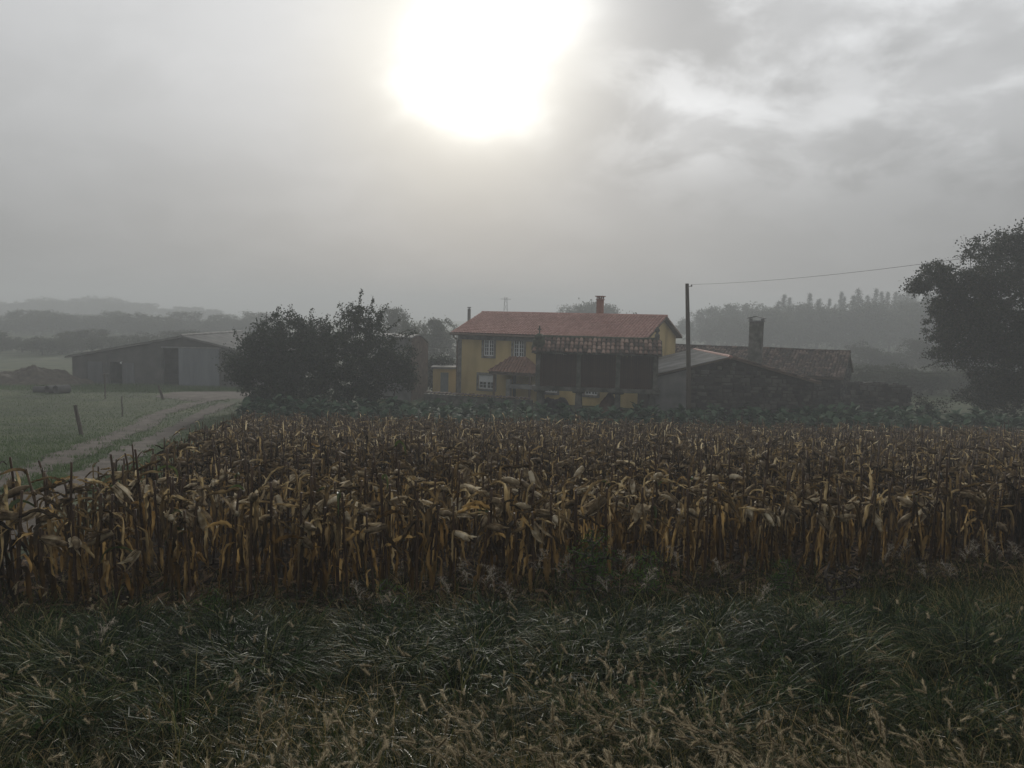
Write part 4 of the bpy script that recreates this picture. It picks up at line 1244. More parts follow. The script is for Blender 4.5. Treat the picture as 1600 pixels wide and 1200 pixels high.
# big oak at the right
b4_ = on(*P(1625, 640, 52.0)[:2])
ol = [lob(1610, 455, 52, 95, 70, 4.0, 3, b4_), lob(1535, 440, 51, 72, 38, 2.4, 2, b4_), lob(1470, 432, 51, 34, 24, 1.6, .8, b4_), lob(1495, 472, 51, 42, 36, 1.8, 1.2, b4_), lob(1482, 515, 51, 34, 34, 1.5, .8, b4_), lob(1580, 395, 52, 70, 36, 2.6, 1.8, b4_), lob(1640, 380, 52, 60, 42, 3, 1.6, b4_), lob(1520, 500, 50.5, 60, 40, 2.2, 1.8, b4_), lob(1500, 550, 50.5, 46, 26, 1.6, .9, b4_), lob(1575, 550, 50, 70, 46, 2.4, 2.2, b4_), lob(1560, 600, 50, 58, 26, 1.8, 1.0, b4_), lob(1690, 470, 53, 90, 80, 4, 2.2, b4_), lob(1435, 447, 50.5, 16, 12, .8, .3, b4_), lob(1620, 600, 50, 60, 30, 2.4, 1.6, b4_), lob(1550, 622, 50, 60, 22, 1.8, 1.2, b4_), lob(1600, 520, 51, 70, 50, 3, 2.2, b4_), lob(1660, 580, 51, 70, 50, 3, 1.6, b4_)]
go = tree_geo(41, ol, [(0, 0, -.3), (.1, 0, 1.5), (-.1, .1, 3.0), (-.2, .1, 4.6)],   .42, 1900, 60, .16, .23, shell=.5,
              shoots=[lob(x0, y0, 51, 0, 0, 0, 0, b4_)[:3] + lob(x1, y1, 51, 0, 0, 0, 0, b4_)[:3] + (k,) for (x0, y0, x1, y1, k) in ((1470, 565, 1440, 575, 40), (1560, 385, 1575, 362, 40), (1600, 372, 1607, 350, 40), (1505, 412, 1508, 385, 40), (1455, 425, 1424, 440, 40), (1475, 475, 1445, 505, 50))])
tree('oak_tree', 'large broad dark oak overhanging the right end of the cabbage patch', b4_, go, M['leaf_oak'])

# thin saplings between stone wall and oak
for i, (px, Y, h_) in enumerate(((1436, 51, 1.9), (1449, 50.5, 1.6), (1470, 50, 1.7))):
    b_ = on(*P(px, 620, Y)[:2])
    r_ = np.random.default_rng(60 + i)
    gs = tree_geo(60 + i, [(0, 0, h_ * .7, .5, .5, h_ * .35, 1)], [(0, 0, -.1), (.02, 0, .3), (.05, 0, .6)], .03, 22, 10, .12, .15)
    tree('sapling', 'thin twiggy sapling between stone wall and oak', b_, gs, M['leaf_oak'], 'saplings by the stone wall')
# vine and hedge behind the annex
b_ = on(*P(690, 612, 66)[:2])
gv = tree_geo(71, [lob(688, 570, 66, 26, 12, 1.2, 1, b_), lob(672, 588, 66, 12, 20, 1.0, .6, b_)], [(0, 0, -.2), (0, 0, .7), (0, 0, 1.6)], .09, 90, 45, .18, .28)
tree('vine_bower', 'leafy vine bower rising behind the ochre lean-to', b_, gv, M['leaf_dark'], cat='vine')

# far trees: shared meshes
def far_geo(seed, h, w, n_cl=170, n_leaf=38):
    r_ = np.random.default_rng(seed)
    lobes = [(0, 0, h * .55, w * .5, w * .5, h * .44, 4), (0, 0, h * .22, w * .5, w * .5, h * .2, 1.6)]
    for _ in range(5):
        a = r_.uniform(0, 6.28)
        lobes.append((math.cos(a) * w * .3, math.sin(a) * w * .3, h * r_.uniform(.4, .8), w * .26, w * .26, h * .17, 1))
    return tree_geo(seed, lobes, [(0, 0, -.3), (.1, 0, h * .2), (0, .1, h * .4)], h * .022, n_cl, n_leaf, .42, .55, shell=.5)
def pine_geo(seed, h):
    r_ = np.random.default_rng(seed)
    tb = MB().tube([(0, 0, -.3), (.05, 0, h * .5), (0, 0, h)], [h * .016, h * .010, .03], 7)
    pts = []
    z = h * .12
    while z < h * .985:
        t = z / h
        R_ = (1 - t) ** 1.05 * h * .22 + .10
        for k in range(r_.integers(5, 8)):
            a = r_.uniform(0, 6.28); rr = R_ * r_.uniform(.7, 1.15)
            e = np.array([math.cos(a) * rr, math.sin(a) * rr, z - rr * .12 + r_.normal(0, .1)])
            tb.tube([(0, 0, z), e], [.04, .012], 4, cap=False)
            m_ = int(18 + 30 * rr / 2.2)
            s_ = r_.uniform(.15, 1.05, m_)[:, None]
            pts.append(np.array([0, 0, z]) * (1 - s_) + e * s_ + r_.normal(0, .18, (m_, 3)))
        z += h * .034 * r_.uniform(.8, 1.2)
    return tb, leaves(np.vstack(pts), .27, r_, 2.8)
FAR = []
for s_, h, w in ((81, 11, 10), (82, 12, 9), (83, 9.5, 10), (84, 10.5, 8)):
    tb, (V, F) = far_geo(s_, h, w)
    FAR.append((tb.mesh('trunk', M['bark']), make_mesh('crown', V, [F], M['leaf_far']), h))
PIN = []
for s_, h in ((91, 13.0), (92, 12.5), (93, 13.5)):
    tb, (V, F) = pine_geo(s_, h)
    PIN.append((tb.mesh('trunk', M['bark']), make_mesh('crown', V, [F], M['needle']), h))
def far_tree(kind, i, px, py_top, Y, label, group, wide=1.0):
    tm, cm, h = kind[i % len(kind)]
    top = P(px, py_top, Y)
    z0 = float(TZ(top[0], Y))
    s_ = (top[2] - z0) / h
    t = thing('broadleaf_tree' if kind is FAR else 'conifer_tree', label, 'tree', (top[0], Y, z0), rng.uniform(0, 6.28), group)
    obj('trunk', tm, t); obj('crown', cm, t)
    t.scale = (s_ * wide, s_ * wide, s_)
r_ = np.random.default_rng(100)
# wood behind the old house: rounded trees, then pointed conifers
for i, (px, py) in enumerate(((1082, 486), (1108, 478), (1132, 472), (1160, 470), (1186, 472), (1206, 476))):
    far_tree(FAR, i, px, py, 225 + r_.uniform(-6, 8), 'rounded misty tree in the wood behind the old stone house', 'rounded trees of the misty wood', 1.05)
for i, px in enumerate(np.linspace(1214, 1465, 26)):
    py = np.interp(px, [1215, 1300, 1340, 1400, 1460], [459, 462, 450, 449, 446]) + r_.uniform(-5, 14)
    far_tree(PIN, i + r_.integers(3), px + r_.uniform(-6, 6), py, 232 + r_.uniform(-10, 12), 'pointed misty conifer in the wood between old stone house and oak', 'conifers of the misty wood', r_.uniform(.95, 1.5))
for i, px in enumerate(np.linspace(1110, 1650, 20)):
    far_tree(FAR, i, px, np.interp(px, [1110, 1230, 1440, 1650], [496, 474, 464, 462]) + r_.uniform(-6, 8), 200 + r_.uniform(-6, 6), 'rounded misty tree at the near edge of the right hand wood', 'near edge trees of the misty wood', 1.0)
for i, px in enumerate(np.linspace(1345, 1660, 20)):
    far_tree(FAR, i, px, 540 + r_.uniform(-14, 12), 128 + r_.uniform(-6, 6), 'low hedgerow tree between stone wall and the misty wood', 'hedgerow trees below the misty wood', 1.25)
for i, px in enumerate(np.linspace(1338, 1560, 14)):
    far_tree(FAR, i, px, 574 + r_.uniform(-9, 8), 84 + r_.uniform(-4, 4), 'low misty bush over the top of the dry stone wall', 'low bushes behind the stone wall', 1.5)
# middle: tree behind the roof, trees between outbuilding and house
for i, (px, py, Y) in enumerate(((900, 473, 190), (918, 463, 185), (938, 468, 188))):
    far_tree(FAR, i + 1, px, py, Y, 'domed misty tree rising behind the farmhouse chimney', 'misty trees behind the chimney', .85)
far_tree(FAR, 2, 992, 483, 125, 'faint low tree between farmhouse chimney and gable', None, .8)
for i, (px, py, Y) in enumerate(((612, 474, 118), (648, 492, 105), (684, 492, 110), (705, 500, 120))):
    far_tree(FAR, i + 1, px, py, Y, 'misty tree between fruit tree and farmhouse', 'misty trees left of the farmhouse', .8)
# left: nearer and farther misty trees
for i, px in enumerate(np.linspace(-60, 300, 24)):
    far_tree(FAR, i + 2, px, 519 + r_.uniform(-8, 9), 124 + r_.uniform(-6, 8), 'low misty bush between manure heap, barn roof and the wood', 'low bushes behind the barn', 1.5)
for i, (px, py, Y) in enumerate([(q, np.interp(q, [-60, 60, 130, 300], [494, 488, 492, 490]) + r_.uniform(-8, 9), 205 + r_.uniform(-12, 12)) for q in np.linspace(-60, 400, 34)]):
    far_tree(FAR, i, px, py, Y, 'low misty tree just behind manure heap and barn', 'misty trees behind the barn', 1.6)
for i, px in enumerate(np.linspace(-60, 385, 36)):
    py = np.interp(px, [-60, 60, 130, 200, 260, 330, 385], [474, 463, 460, 465, 478, 482, 497]) + r_.uniform(-3, 8)
    far_tree(FAR, i, px, py, 440 + r_.uniform(-25, 30), 'very faint tree of the far misty wood beyond the barn', 'far misty wood', 1.5)

# ================================================================== corn
def corn_leaf_params(r_, n, hts):
    """leaf parameters for leaves attached at heights hts"""
    top = hts / 1.2
    L = r_.uniform(.42, .78, n) * (1.05 - .25 * top)
    Wd = r_.uniform(.024, .056, n) * np.where(top > .75, .8, 1.0)
    a0 = r_.uniform(-1.0, .7, n)
    a1 = r_.uniform(-1.62, -1.35, n)
    st = r_.uniform(0, 1, n) < np.where(top > .62, .5, .07)      # broken upper leaves stick out every way
    a1 = np.where(st, r_.uniform(-1.2, .5, n), a1)
    a0 = np.where(st, r_.uniform(-.5, 1.1, n), a0)
    bend = np.where(st, r_.uniform(.3, 1.0, n), r_.uniform(.10, .34, n))
    L = np.minimum(L, np.where(st, r_.uniform(.2, .48, n), hts + .05))
    return dict(L=L, Wd=Wd, a0=a0, a1=a1, bend=bend, twist=r_.uniform(-2.6, 2.6, n), fold=r_.uniform(.4, 1.7, n), drift=r_.uniform(-.6, .6, n))
def ear_geo(r_, k=8, rings=7, husks=5, hs=6):
    """ear in its husk along +x, plus flaring husk blades"""
    L = r_.uniform(.19, .25)
    x = np.linspace(0, L, rings)
    rad = .033 * np.sin(np.pi * (.12 + .84 * np.linspace(0, 1, rings)) ** .85) ** .7 + .004
    y = np.zeros(rings)
    e = MB().tube(np.stack([x, y, -.02 * (x / L) ** 2], 1), rad * r_.uniform(.85, 1.15), k)
    az = r_.uniform(0, 6.28, husks)
    V, F = strips(np.zeros((husks, 3)), 0, r_.uniform(.13, .27, husks), r_.uniform(.03, .058, husks), r_.uniform(-.15, .5, husks), r_.uniform(-.5, .9, husks), 1.0, hs, 3, r_.uniform(-1, 1, husks), .8, .10, r_.uniform(-.7, .7, husks), 'leaf', r_)
    per = (hs + 1) * 3
    for i in range(husks):
        c_, s_ = math.cos(az[i]), math.sin(az[i])
        Rx = np.array([[1, 0, 0], [0, c_, -s_], [0, s_, c_]])
        V[i * per:(i + 1) * per] = (V[i * per:(i + 1) * per] + [0, 0, .026]) @ Rx.T
    return e, (V, F)
def stalk_geo(r_, h, k=7, segs=8):
    z = np.linspace(-.03, h, segs + 1)
    x = np.cumsum(r_.normal(0, .004, segs + 1)); y = np.cumsum(r_.normal(0, .004, segs + 1))
    rad = np.interp(z, [0, h], [.0165, .0105]) * (1 + .18 * (np.arange(segs + 1) % 2))
    return MB().tube(np.stack([x, y, z], 1), rad, k)
# --- plant positions in rows
pos, row_of = [], []
row = 0
ca = 1 / math.sqrt(1 + .27 ** 2)
y_off = 0.0
while y_off < 34:
    x = -14.5 + rng.uniform(0, .2)
    while x < 30:
        px_, py_ = x + rng.normal(0, .035), front_edge(min(x, 12)) + (x - min(x, 12)) * .3 + y_off + rng.normal(0, .05)
        x += .215 * ca * rng.uniform(.8, 1.25)
        if py_ > back_edge(px_) or px_ < left_edge(py_) or abs(px_) > .665 * py_ + 1.6:
            continue
        if rng.uniform() < .05:
            continue
        pos.append((px_, py_)); row_of.append(row)
    y_off += .70
    row += 1
pos = np.array(pos)
dist = np.hypot(pos[:, 0], pos[:, 1])
in_view = np.abs(pos[:, 0]) < .625 * pos[:, 1]
order = np.argsort(dist + np.where(in_view, 0, 1000))
near_ix = order[:300]
is_near = np.zeros(len(pos), bool); is_near[near_ix] = True
print('corn plants', len(pos))
# --- near plants: own objects, parts share meshes
r_ = np.random.default_rng(7)
LEAF = {'low': [], 'mid': [], 'top': []}
for zone, h0 in (('low', .38), ('mid', .72), ('top', 1.05)):
    for _ in range(18):
        h = h0 + r_.uniform(-.1, .1)
        p_ = corn_leaf_params(r_, 1, np.array([h]))
        V, F = strips(np.zeros((1, 3)), 0, nseg=12, across=3, crumple=.19, prof='leaf', r=r_, **p_)
        LEAF[zone].append(make_mesh('leaf', V, [F], M['corn_pale' if zone == 'top' or (zone == 'mid' and _ % 3 == 0) else 'corn_leaf'], True))
GREEN = []
for _ in range(5):
    p_ = corn_leaf_params(r_, 1, np.array([.9]))
    p_['a0'][:] = .8; p_['bend'][:] = .9
    V, F = strips(np.zeros((1, 3)), 0, nseg=10, across=3, crumple=.07, r=r_, **p_)
    GREEN.append(make_mesh('leaf', V, [F], M['corn_green'], True))
STALK = [stalk_geo(r_, h, 8, 9).mesh('stalk', M['stalk'], True) for h in np.linspace(1.0, 1.36, 10)]
EAR, HUSK = [], []
for _ in range(10):
    e, (V, F) = ear_geo(r_)
    EAR.append(e.mesh('ear', M['husk'], True)); HUSK.append(make_mesh('husk', V, [F], M['husk'], True))
ORD = ['first', 'second', 'third', 'fourth', 'fifth', 'sixth', 'seventh', 'eighth', 'ninth', 'tenth', 'eleventh', 'twelfth'] + ['farther'] * 60
for i in near_ix:
    x, y = pos[i]
    sc = rng.uniform(.9, 1.1)
    t = thing('corn_plant', 'dried brown corn plant with drooping leaves in the front rows beside the verge', 'corn', on(x, y, .02), rng.uniform(0, 6.28), 'dried corn plants of the front rows')
    lean_ = .24 if rng.uniform() < .07 else .045
    t.rotation_euler = (rng.normal(0, lean_), rng.normal(0, lean_), rng.uniform(0, 6.28))
    t.scale = (sc, sc, sc * rng.uniform(.82, 1.10))
    obj('stalk', STALK[rng.integers(10)], t)
    n_green = n_ear = 0
    base_az = rng.uniform(0, 6.28)
    n = rng.integers(8, 12)
    hs_ = np.linspace(.30, 1.14, n) ** .85 + rng.normal(0, .03, n)
    for k, h in enumerate(hs_):
        zone = 'low' if h < .55 else ('mid' if h < .9 else 'top')
        me = LEAF[zone][rng.integers(18)]
        if rng.uniform() < .012 and zone != 'low':
            me = GREEN[rng.integers(5)]; n_green += 1
        o = obj('leaf', me, t, (0, 0, h))
        o.rotation_euler = (0, 0, base_az + math.pi * k + rng.normal(0, .5))
    for _e in range(int(rng.choice([0, 1, 1, 1, 2]))):
        q = rng.integers(10)
        e = obj('ear', EAR[q], t, (.012, 0, rng.uniform(.80, 1.08)))
        e.rotation_euler = (rng.uniform(-1, 1), rng.uniform(-.5, 1.25), rng.uniform(0, 6.28))
        obj('husk', HUSK[q], e); n_ear += 1
    t['label'] = 'dried corn plant with %s%s, %s row from the verge' % (('no ear', 'one husked ear', 'two husked ears')[n_ear], ' and a green leaf' if n_green else '', ORD[row_of[i]])
# --- the rest of the field, one mass
def corn_template(r_, nseg, across, k, segs, eark, earr, husks, hs):
    h = r_.uniform(1.0, 1.34)
    n = r_.integers(7, 10)
    hts = np.sort(np.linspace(.30, 1.14, n) ** .85 + r_.normal(0, .03, n))
    base = np.stack([np.zeros(n), np.zeros(n), hts], 1)
    az = r_.uniform(0, 6.28) + np.pi * np.arange(n) + r_.normal(0, .5, n)
    V, F = strips(base, az, nseg=nseg, across=across, crumple=.19, r=r_, **corn_leaf_params(r_, n, hts))
    e, (HV, HF) = ear_geo(r_, eark, earr, husks, hs)
    a, b, g_ = r_.uniform(-.5, 1.25), r_.uniform(0, 6.28), r_.uniform(.85, 1.08)
    Ry = np.array([[math.cos(a), 0, math.sin(a)], [0, 1, 0], [-math.sin(a), 0, math.cos(a)]])
    Re = rotz(b) @ Ry
    st_ = stalk_geo(r_, h, k, segs)
    EV = np.vstack(e.V)
    eq = [f for f in e.F if f.shape[1] == 4]; et = [f for f in e.F if f.shape[1] == 3]
    sv_ = np.vstack(st_.V); sq = [f for f in st_.F if f.shape[1] == 4]; stt = [f for f in st_.F if f.shape[1] == 3]
    per_v, per_f = len(V) // n, len(F) // n
    lo_n = int((hts < .86).sum())
    leafT = (V[:lo_n * per_v], F[:lo_n * per_f], np.zeros((0, 3), int))
    paleT = (V[lo_n * per_v:], F[lo_n * per_f:] - lo_n * per_v, np.zeros((0, 3), int))
    earT = (np.vstack([EV @ Re.T + [0, 0, g_], HV @ Re.T + [0, 0, g_]]), np.concatenate(eq + [HF + len(EV)]), np.concatenate(et))
    stT = (sv_, np.concatenate(sq), np.concatenate(stt))
    return leafT, earT, stT, paleT
def corn_mass(ix, tpl, parent, r_):
    n = len(ix)
    pick = r_.integers(0, len(tpl), n)
    mats = np.zeros((n, 3, 3))
    for i in range(n):
        s_ = r_.uniform(.88, 1.12)
        A = rotz(r_.uniform(0, 6.28)) * s_
        A[2] *= r_.uniform(.82, 1.10)
        tx, ty = r_.normal(0, .24 if r_.uniform() < .07 else .05, 2)
        A = np.array([[1, 0, tx], [0, 1, ty], [0, 0, 1]]) @ A
        mats[i] = A
    locs = np.stack([pos[ix, 0], pos[ix, 1], TZ(pos[ix, 0], pos[ix, 1]) + .02], 1)
    for j, (nm, mt_) in enumerate((('leaves', 'corn_leaf'), ('ears', 'husk'), ('stalks', 'stalk'), ('upper_leaves', 'corn_pale'))):
        V, Fs = scatter([t_[j] for t_ in tpl], pick, mats, locs)
        tag(obj(nm, make_mesh(nm, V, Fs, M[mt_], True), parent), kind='stuff')
mass = thing('corn_field', 'mass of dried brown corn filling the field behind its front rows', 'corn')
mass['kind'] = 'stuff'
r_ = np.random.default_rng(17)
rest = np.where(~is_near)[0]
d_ = dist[rest]
corn_mass(rest[d_ < 18], [corn_template(r_, 8, 3, 6, 6, 6, 6, 4, 5) for _ in range(16)], mass, r_)
corn_mass(rest[d_ >= 18], [corn_template(r_, 6, 2, 4, 3, 5, 5, 3, 3) for _ in range(20)], mass, r_)
# dead leaves on the soil at the foot of the corn
n = 9000
x = rng.uniform(-8, 12, n); y = front_edge(np.clip(x, -7, 12)) + rng.exponential(1.6, n) - .5
z = TZ(x, y) + .05 + rng.uniform(0, .16, n) ** 1.5
V, F = strips(np.stack([x, y, z], 1), rng.uniform(0, 6.28, n), rng.uniform(.15, .5, n), rng.uniform(.012, .05, n), rng.uniform(-.3, .5, n), rng.uniform(-.6, .3, n), 1, 4, 2, rng.uniform(-2, 2, n), 0, .15)
tag(obj('leaf_litter', make_mesh('leaf_litter', V, [F], M['litter'])), 'dead brown leaves littering the soil at the foot of the corn', 'litter', kind='stuff')

# ================================================================== cabbage patch
r_ = np.random.default_rng(23)
CAB, CABS = [], []
for k in range(6):
    h = r_.uniform(.35, .7)
    n = r_.integers(11, 16)
    hz = np.linspace(h * .45, h, n)
    V, F = strips(np.stack([0 * hz, 0 * hz, hz], 1), np.arange(n) * 2.4 + r_.normal(0, .3, n), r_.uniform(.34, .56, n), r_.uniform(.20, .32, n), np.linspace(.25, 1.2, n), np.linspace(-1.1, .2, n) + r_.normal(0, .2, n), 1, 6, 5, r_.uniform(-.4, .4, n), .35, .10, 0, 'round', r_)
    CAB.append(make_mesh('foliage', V, [F], M['cabbage'], True))
    CABS.append(MB().tube([(0, 0, -.05), (.02, 0, h * .5), (0, .01, h)], [.03, .026, .02], 7).mesh('stem', M['cab_stem'], True))
cab_n = 0
for (Y, x0, x1, st, where) in ((41.6, 372, 1640, 30, 'first row from the corn'), (43.6, 370, 1640, 27, 'second row from the corn'), (45.2, 380, 1630, 26, 'third row from the corn'), (46.8, 372, 1640, 25, 'fourth row from the corn'),
                               (49.9, 400, 830, 24, 'row along the tiled garden wall'), (50.2, 1040, 1470, 24, 'row along the stone shed'), (48.4, 385, 830, 25, 'row next to last before the tiled garden wall'), (48.4, 1050, 1640, 26, 'row next to last before the stone shed')):
    px = x0 + r_.uniform(0, 20)
    while px < x1:
        yy = Y + r_.normal(0, .3)
        X = P(px, 600, yy)[0]
        px += st * r_.uniform(.7, 1.4)
        if 47.6 < yy < 51.5 and 830 < px < 1040: continue
        t = thing('cabbage_plant', 'loose leaved cabbage plant in the ' + where, 'cabbage', on(X, yy), r_.uniform(0, 6.28), 'cabbage plants of the garden patch')
        q = r_.integers(6)
        s_ = r_.uniform(.95, 1.4) * (.85 if yy > 47.5 and px < 840 else 1.0)
        t.scale = (s_ * 1.1, s_ * 1.1, s_)
        obj('foliage', CAB[q], t); obj('stem', CABS[q], t)
        cab_n += 1
print('cabbages', cab_n)

# ================================================================== grass
def blades(n, x, y, hmin, hmax, w0, w1, a0=(1.0, 1.5), a1=(-.9, .6), nseg=4, az=None, crumple=.05, dz=0.0, z=None):
    z = TZ(x, y) if z is None else z
    az = rng.uniform(0, 6.28, n) if az is None else az
    return strips(np.stack([x, y, z - .01 + dz], 1), az, rng.uniform(hmin, hmax, n), rng.uniform(w0, w1, n), rng.uniform(*a0, n), rng.uniform(*a1, n), 1.0, nseg, 2, rng.uniform(-.8, .8, n), 0, crumple, rng.uniform(-.5, .5, n), 'blade')
def in_frustum(n, y0, y1, pw=1.0, marg=.8):
    y = y0 + (y1 - y0) * rng.uniform(0, 1, n) ** pw
    x = rng.uniform(-1, 1, n) * (.66 * y + marg)
    return x, y
# verge: mixed cover
n = 52000
x, y = in_frustum(n, 2.4, 10.6, .9)
k = y < front_edge(x) + .35 + rng.exponential(.5, n)
x, y = x[k], y[k]
V, F = blades(len(x), x, y, .16, .50, .004, .009, a1=(-1.3, .5))
tag(obj('verge_grass', make_mesh('verge_grass', V, [F], M['grass'])), 'dark mixed grass covering the roadside verge', 'grass', kind='stuff')
# glossy blue-green tufts
Vs, Fs, off = [], [], 0
cent = []
def tufts_at(px0, px1, py0, py1, k):
    for _ in range(k):
        g_ = G(rng.uniform(px0, px1), rng.uniform(py0, py1))
        cent.append(g_[:2])
tufts_at(150, 470, 1000, 1100, 26); tufts_at(0, 200, 1010, 1110, 12); tufts_at(1180, 1360, 990, 1070, 16); tufts_at(560, 780, 1000, 1080, 16); tufts_at(800, 1180, 1000, 1080, 22); tufts_at(1360, 1600, 980, 1080, 16); tufts_at(0, 1600, 1050, 1190, 26)
tuf = []
for c_ in cent:
    m_ = rng.integers(130, 240)
    s_ = rng.uniform(.07, .15)
    dx_, dy_ = rng.normal(0, s_, m_), rng.normal(0, s_, m_)
    az = np.arctan2(dy_, dx_) + rng.normal(0, .7, m_)
    V, F = strips(np.stack([c_[0] + dx_, c_[1] + dy_, TZ(c_[0] + dx_, c_[1] + dy_) - .01], 1), az, rng.uniform(.30, .72, m_), rng.uniform(.005, .013, m_), rng.uniform(.95, 1.5, m_), rng.uniform(-1.3, .1, m_), 1, 6, 2, rng.uniform(-.6, .6, m_), 0, .04, rng.uniform(-.4, .4, m_), 'blade')
    Vs.append(V); Fs.append(F + off); off += len(V)
tag(obj('grass_tufts', make_mesh('grass_tufts', np.vstack(Vs), [np.vstack(Fs)], M['tuft'])), 'glossy blue green grass tufts arching along the verge before the corn', 'grass', kind='stuff')
# foxtail grass: stems and bristly heads
def fox_head(r_):
    L = r_.uniform(.045, .08)
    n = 7
    t = np.linspace(0, 1, n)
    cx = .022 * t ** 2 * r_.uniform(-1, 1.6)
    c_ = np.stack([cx, 0 * t, t * L], 1)
    rad = .0034 * np.sin(np.pi * (.1 + .82 * t)) ** .6 + .0008
    mb_ = MB().tube(c_, rad, 5)
    core_ = (np.vstack(mb_.V), np.concatenate([f for f in mb_.F if f.shape[1] == 4]), np.concatenate([f for f in mb_.F if f.shape[1] == 3]))
    nb = 64
    s_ = r_.uniform(.02, .98, nb)
    a = r_.uniform(0, 6.28, nb)
    b0 = np.stack([np.interp(s_, t, c_[:, 0]) + .003 * np.cos(a), .003 * np.sin(a), s_ * L], 1)
    dr_ = np.stack([np.cos(a), np.sin(a), np.full(nb, 1.0)], 1)
    tip = b0 + dr_ * r_.uniform(.006, .014, nb)[:, None]
    sd_ = np.stack([-np.sin(a), np.cos(a), 0 * a], 1) * .0010
    V = np.stack([b0 - sd_, b0 + sd_, tip], 1).reshape(-1, 3)
    return core_, (V, np.zeros((0, 4), int), np.arange(nb * 3).reshape(-1, 3))
r_ = np.random.default_rng(29)
HEADS = [fox_head(r_) for _ in range(8)]
n1, n2 = 7600, 520
x1_, y1_ = in_frustum(n1, 2.7, 5.3, 1.1)
edge = 4.55 + .55 * np.sin(x1_ * 1.3 + .4) + .25 * np.sin(x1_ * 3.1) + np.where(x1_ < -1.2, -.75, 0) + np.where(x1_ > 1.6, -.35, 0)
k = (y1_ < edge + rng.normal(0, .22, n1)) & (rng.uniform(0, 1, n1) < .62 + .38 * np.sin(x1_ * 2.7 + 1.2 * np.sin(y1_ * 3.1)) * np.sin(y1_ * 2.3 + x1_))
x2_, y2_ = in_frustum(n2, 4.0, 7.2, 1.2)
x = np.concatenate([x1_[k], x2_]); y = np.concatenate([y1_[k], y2_]); n = len(x)
lean = rng.normal(2.6, 1.35, n)                       # heads mostly lodged to one side by rain
L = rng.uniform(.30, .56, n)
a0_, a1_ = rng.uniform(.9, 1.45, n), rng.uniform(-.45, .7, n)
up_ = rng.uniform(0, 1, n) < .10
a1_[up_] = rng.uniform(.8, 1.5, up_.sum())
base = np.stack([x, y, TZ(x, y)], 1)
V, F = strips(base, lean, L, .0028, a0_, a1_, 1.0, 6, 2, 0, 0, 0, 0, 'blade')
tips = V.reshape(n, 7, 2, 3)[:, -1].mean(1); prev = V.reshape(n, 7, 2, 3)[:, -2].mean(1)
fox = thing('foxtail_grass', 'lodged foxtail grass with tan bristly seed heads at the roadside', 'grass')
fox['kind'] = 'stuff'
tag(obj('stems', make_mesh('stems', V, [F], M['fox_stem']), fox), kind='stuff')
zc = tips - prev; zc /= np.linalg.norm(zc, axis=1)[:, None]
xc = np.cross(zc, rng.normal(0, 1, (n, 3))); xc /= np.linalg.norm(xc, axis=1)[:, None]
yc = np.cross(zc, xc)
sc_ = rng.uniform(.7, 1.5, n)[:, None, None]
pk_ = rng.integers(0, 8, n)
V, Fs = scatter([h[0] for h in HEADS], pk_, np.stack([xc, yc, zc], 2) * sc_, tips)
tag(obj('seed_heads', make_mesh('seed_heads', V, Fs, M['foxcore'], True), fox), kind='stuff')
V, Fs = scatter([h[1] for h in HEADS], pk_, np.stack([xc, yc, zc], 2) * sc_, tips)
tag(obj('bristles', make_mesh('bristles', V, Fs, M['foxtail']), fox), kind='stuff')
# leaf blades among the foxtails, straw coloured
n = 16000
x, y = in_frustum(n, 2.5, 5.4, 1.0)
V, F = blades(n, x, y, .18, .42, .004, .008, a1=(-1.4, .2), az=rng.normal(2.6, 1.1, n))
tag(obj('foxtail_blades', make_mesh('foxtail_blades', V, [F], M['fox_stem']), fox), kind='stuff')

# single weeds along the corn foot
def panicle_grass(px, py, h, lean_az, label, i):
    r_ = np.random.default_rng(300 + i)
    g_ = G(px, py)
    t = thing('barnyard_grass', label, 'weed', g_, 0, 'pale seeding grasses at the corn foot')
    pts = np.array([[0, 0, -.02], [.02, 0, h * .4], [.05, .0, h * .75], [.12, 0, h * .97]])
    pts = pts @ rotz(lean_az).T
    MB().tube(pts, [.0045, .004, .003, .002], 5).obj('stem', M['fox_stem'], t)
    n = 15
    s_ = np.linspace(.66, 1, n)
    b = np.stack([np.interp(s_, [0, .4, .75, 1], pts[:, k]) for k in range(3)], 1)
    az = r_.uniform(0, 6.28, n)
    L_ = np.linspace(.13, .04, n) * r_.uniform(.7, 1.3, n)
    V, F = strips(b, az, L_ * 1.15, .0035, r_.uniform(.6, 1.2, n), r_.uniform(-.9, .5, n), 1, 5, 2, 0, 0, .1, 0, 'leaf', r_)
    nb = 8
    mids = V.reshape(n, 6, 2, 3).mean(2)
    q = np.repeat(mids[:, 1:].reshape(-1, 3), nb, 0) + r_.normal(0, .007, (n * 5 * nb, 3))
    lv, lf = leaves(q, .0075, r_, 2.4)
    MB().add(V, F).add(lv, lf).obj('seed_panicle', M['panicle'], t)
    m_ = 5
    V, F = strips(np.stack([0 * np.ones(m_), 0 * np.ones(m_), np.linspace(.03, h * .5, m_)], 1), r_.uniform(0, 6.28, m_), r_.uniform(.22, .4, m_), .011, 1.1, r_.uniform(-1, 0, m_), 1, 6, 2, 0, 0, .05, 0, 'blade', r_)
    make = MB().add(V, F).obj('blades', M['grass'], t)
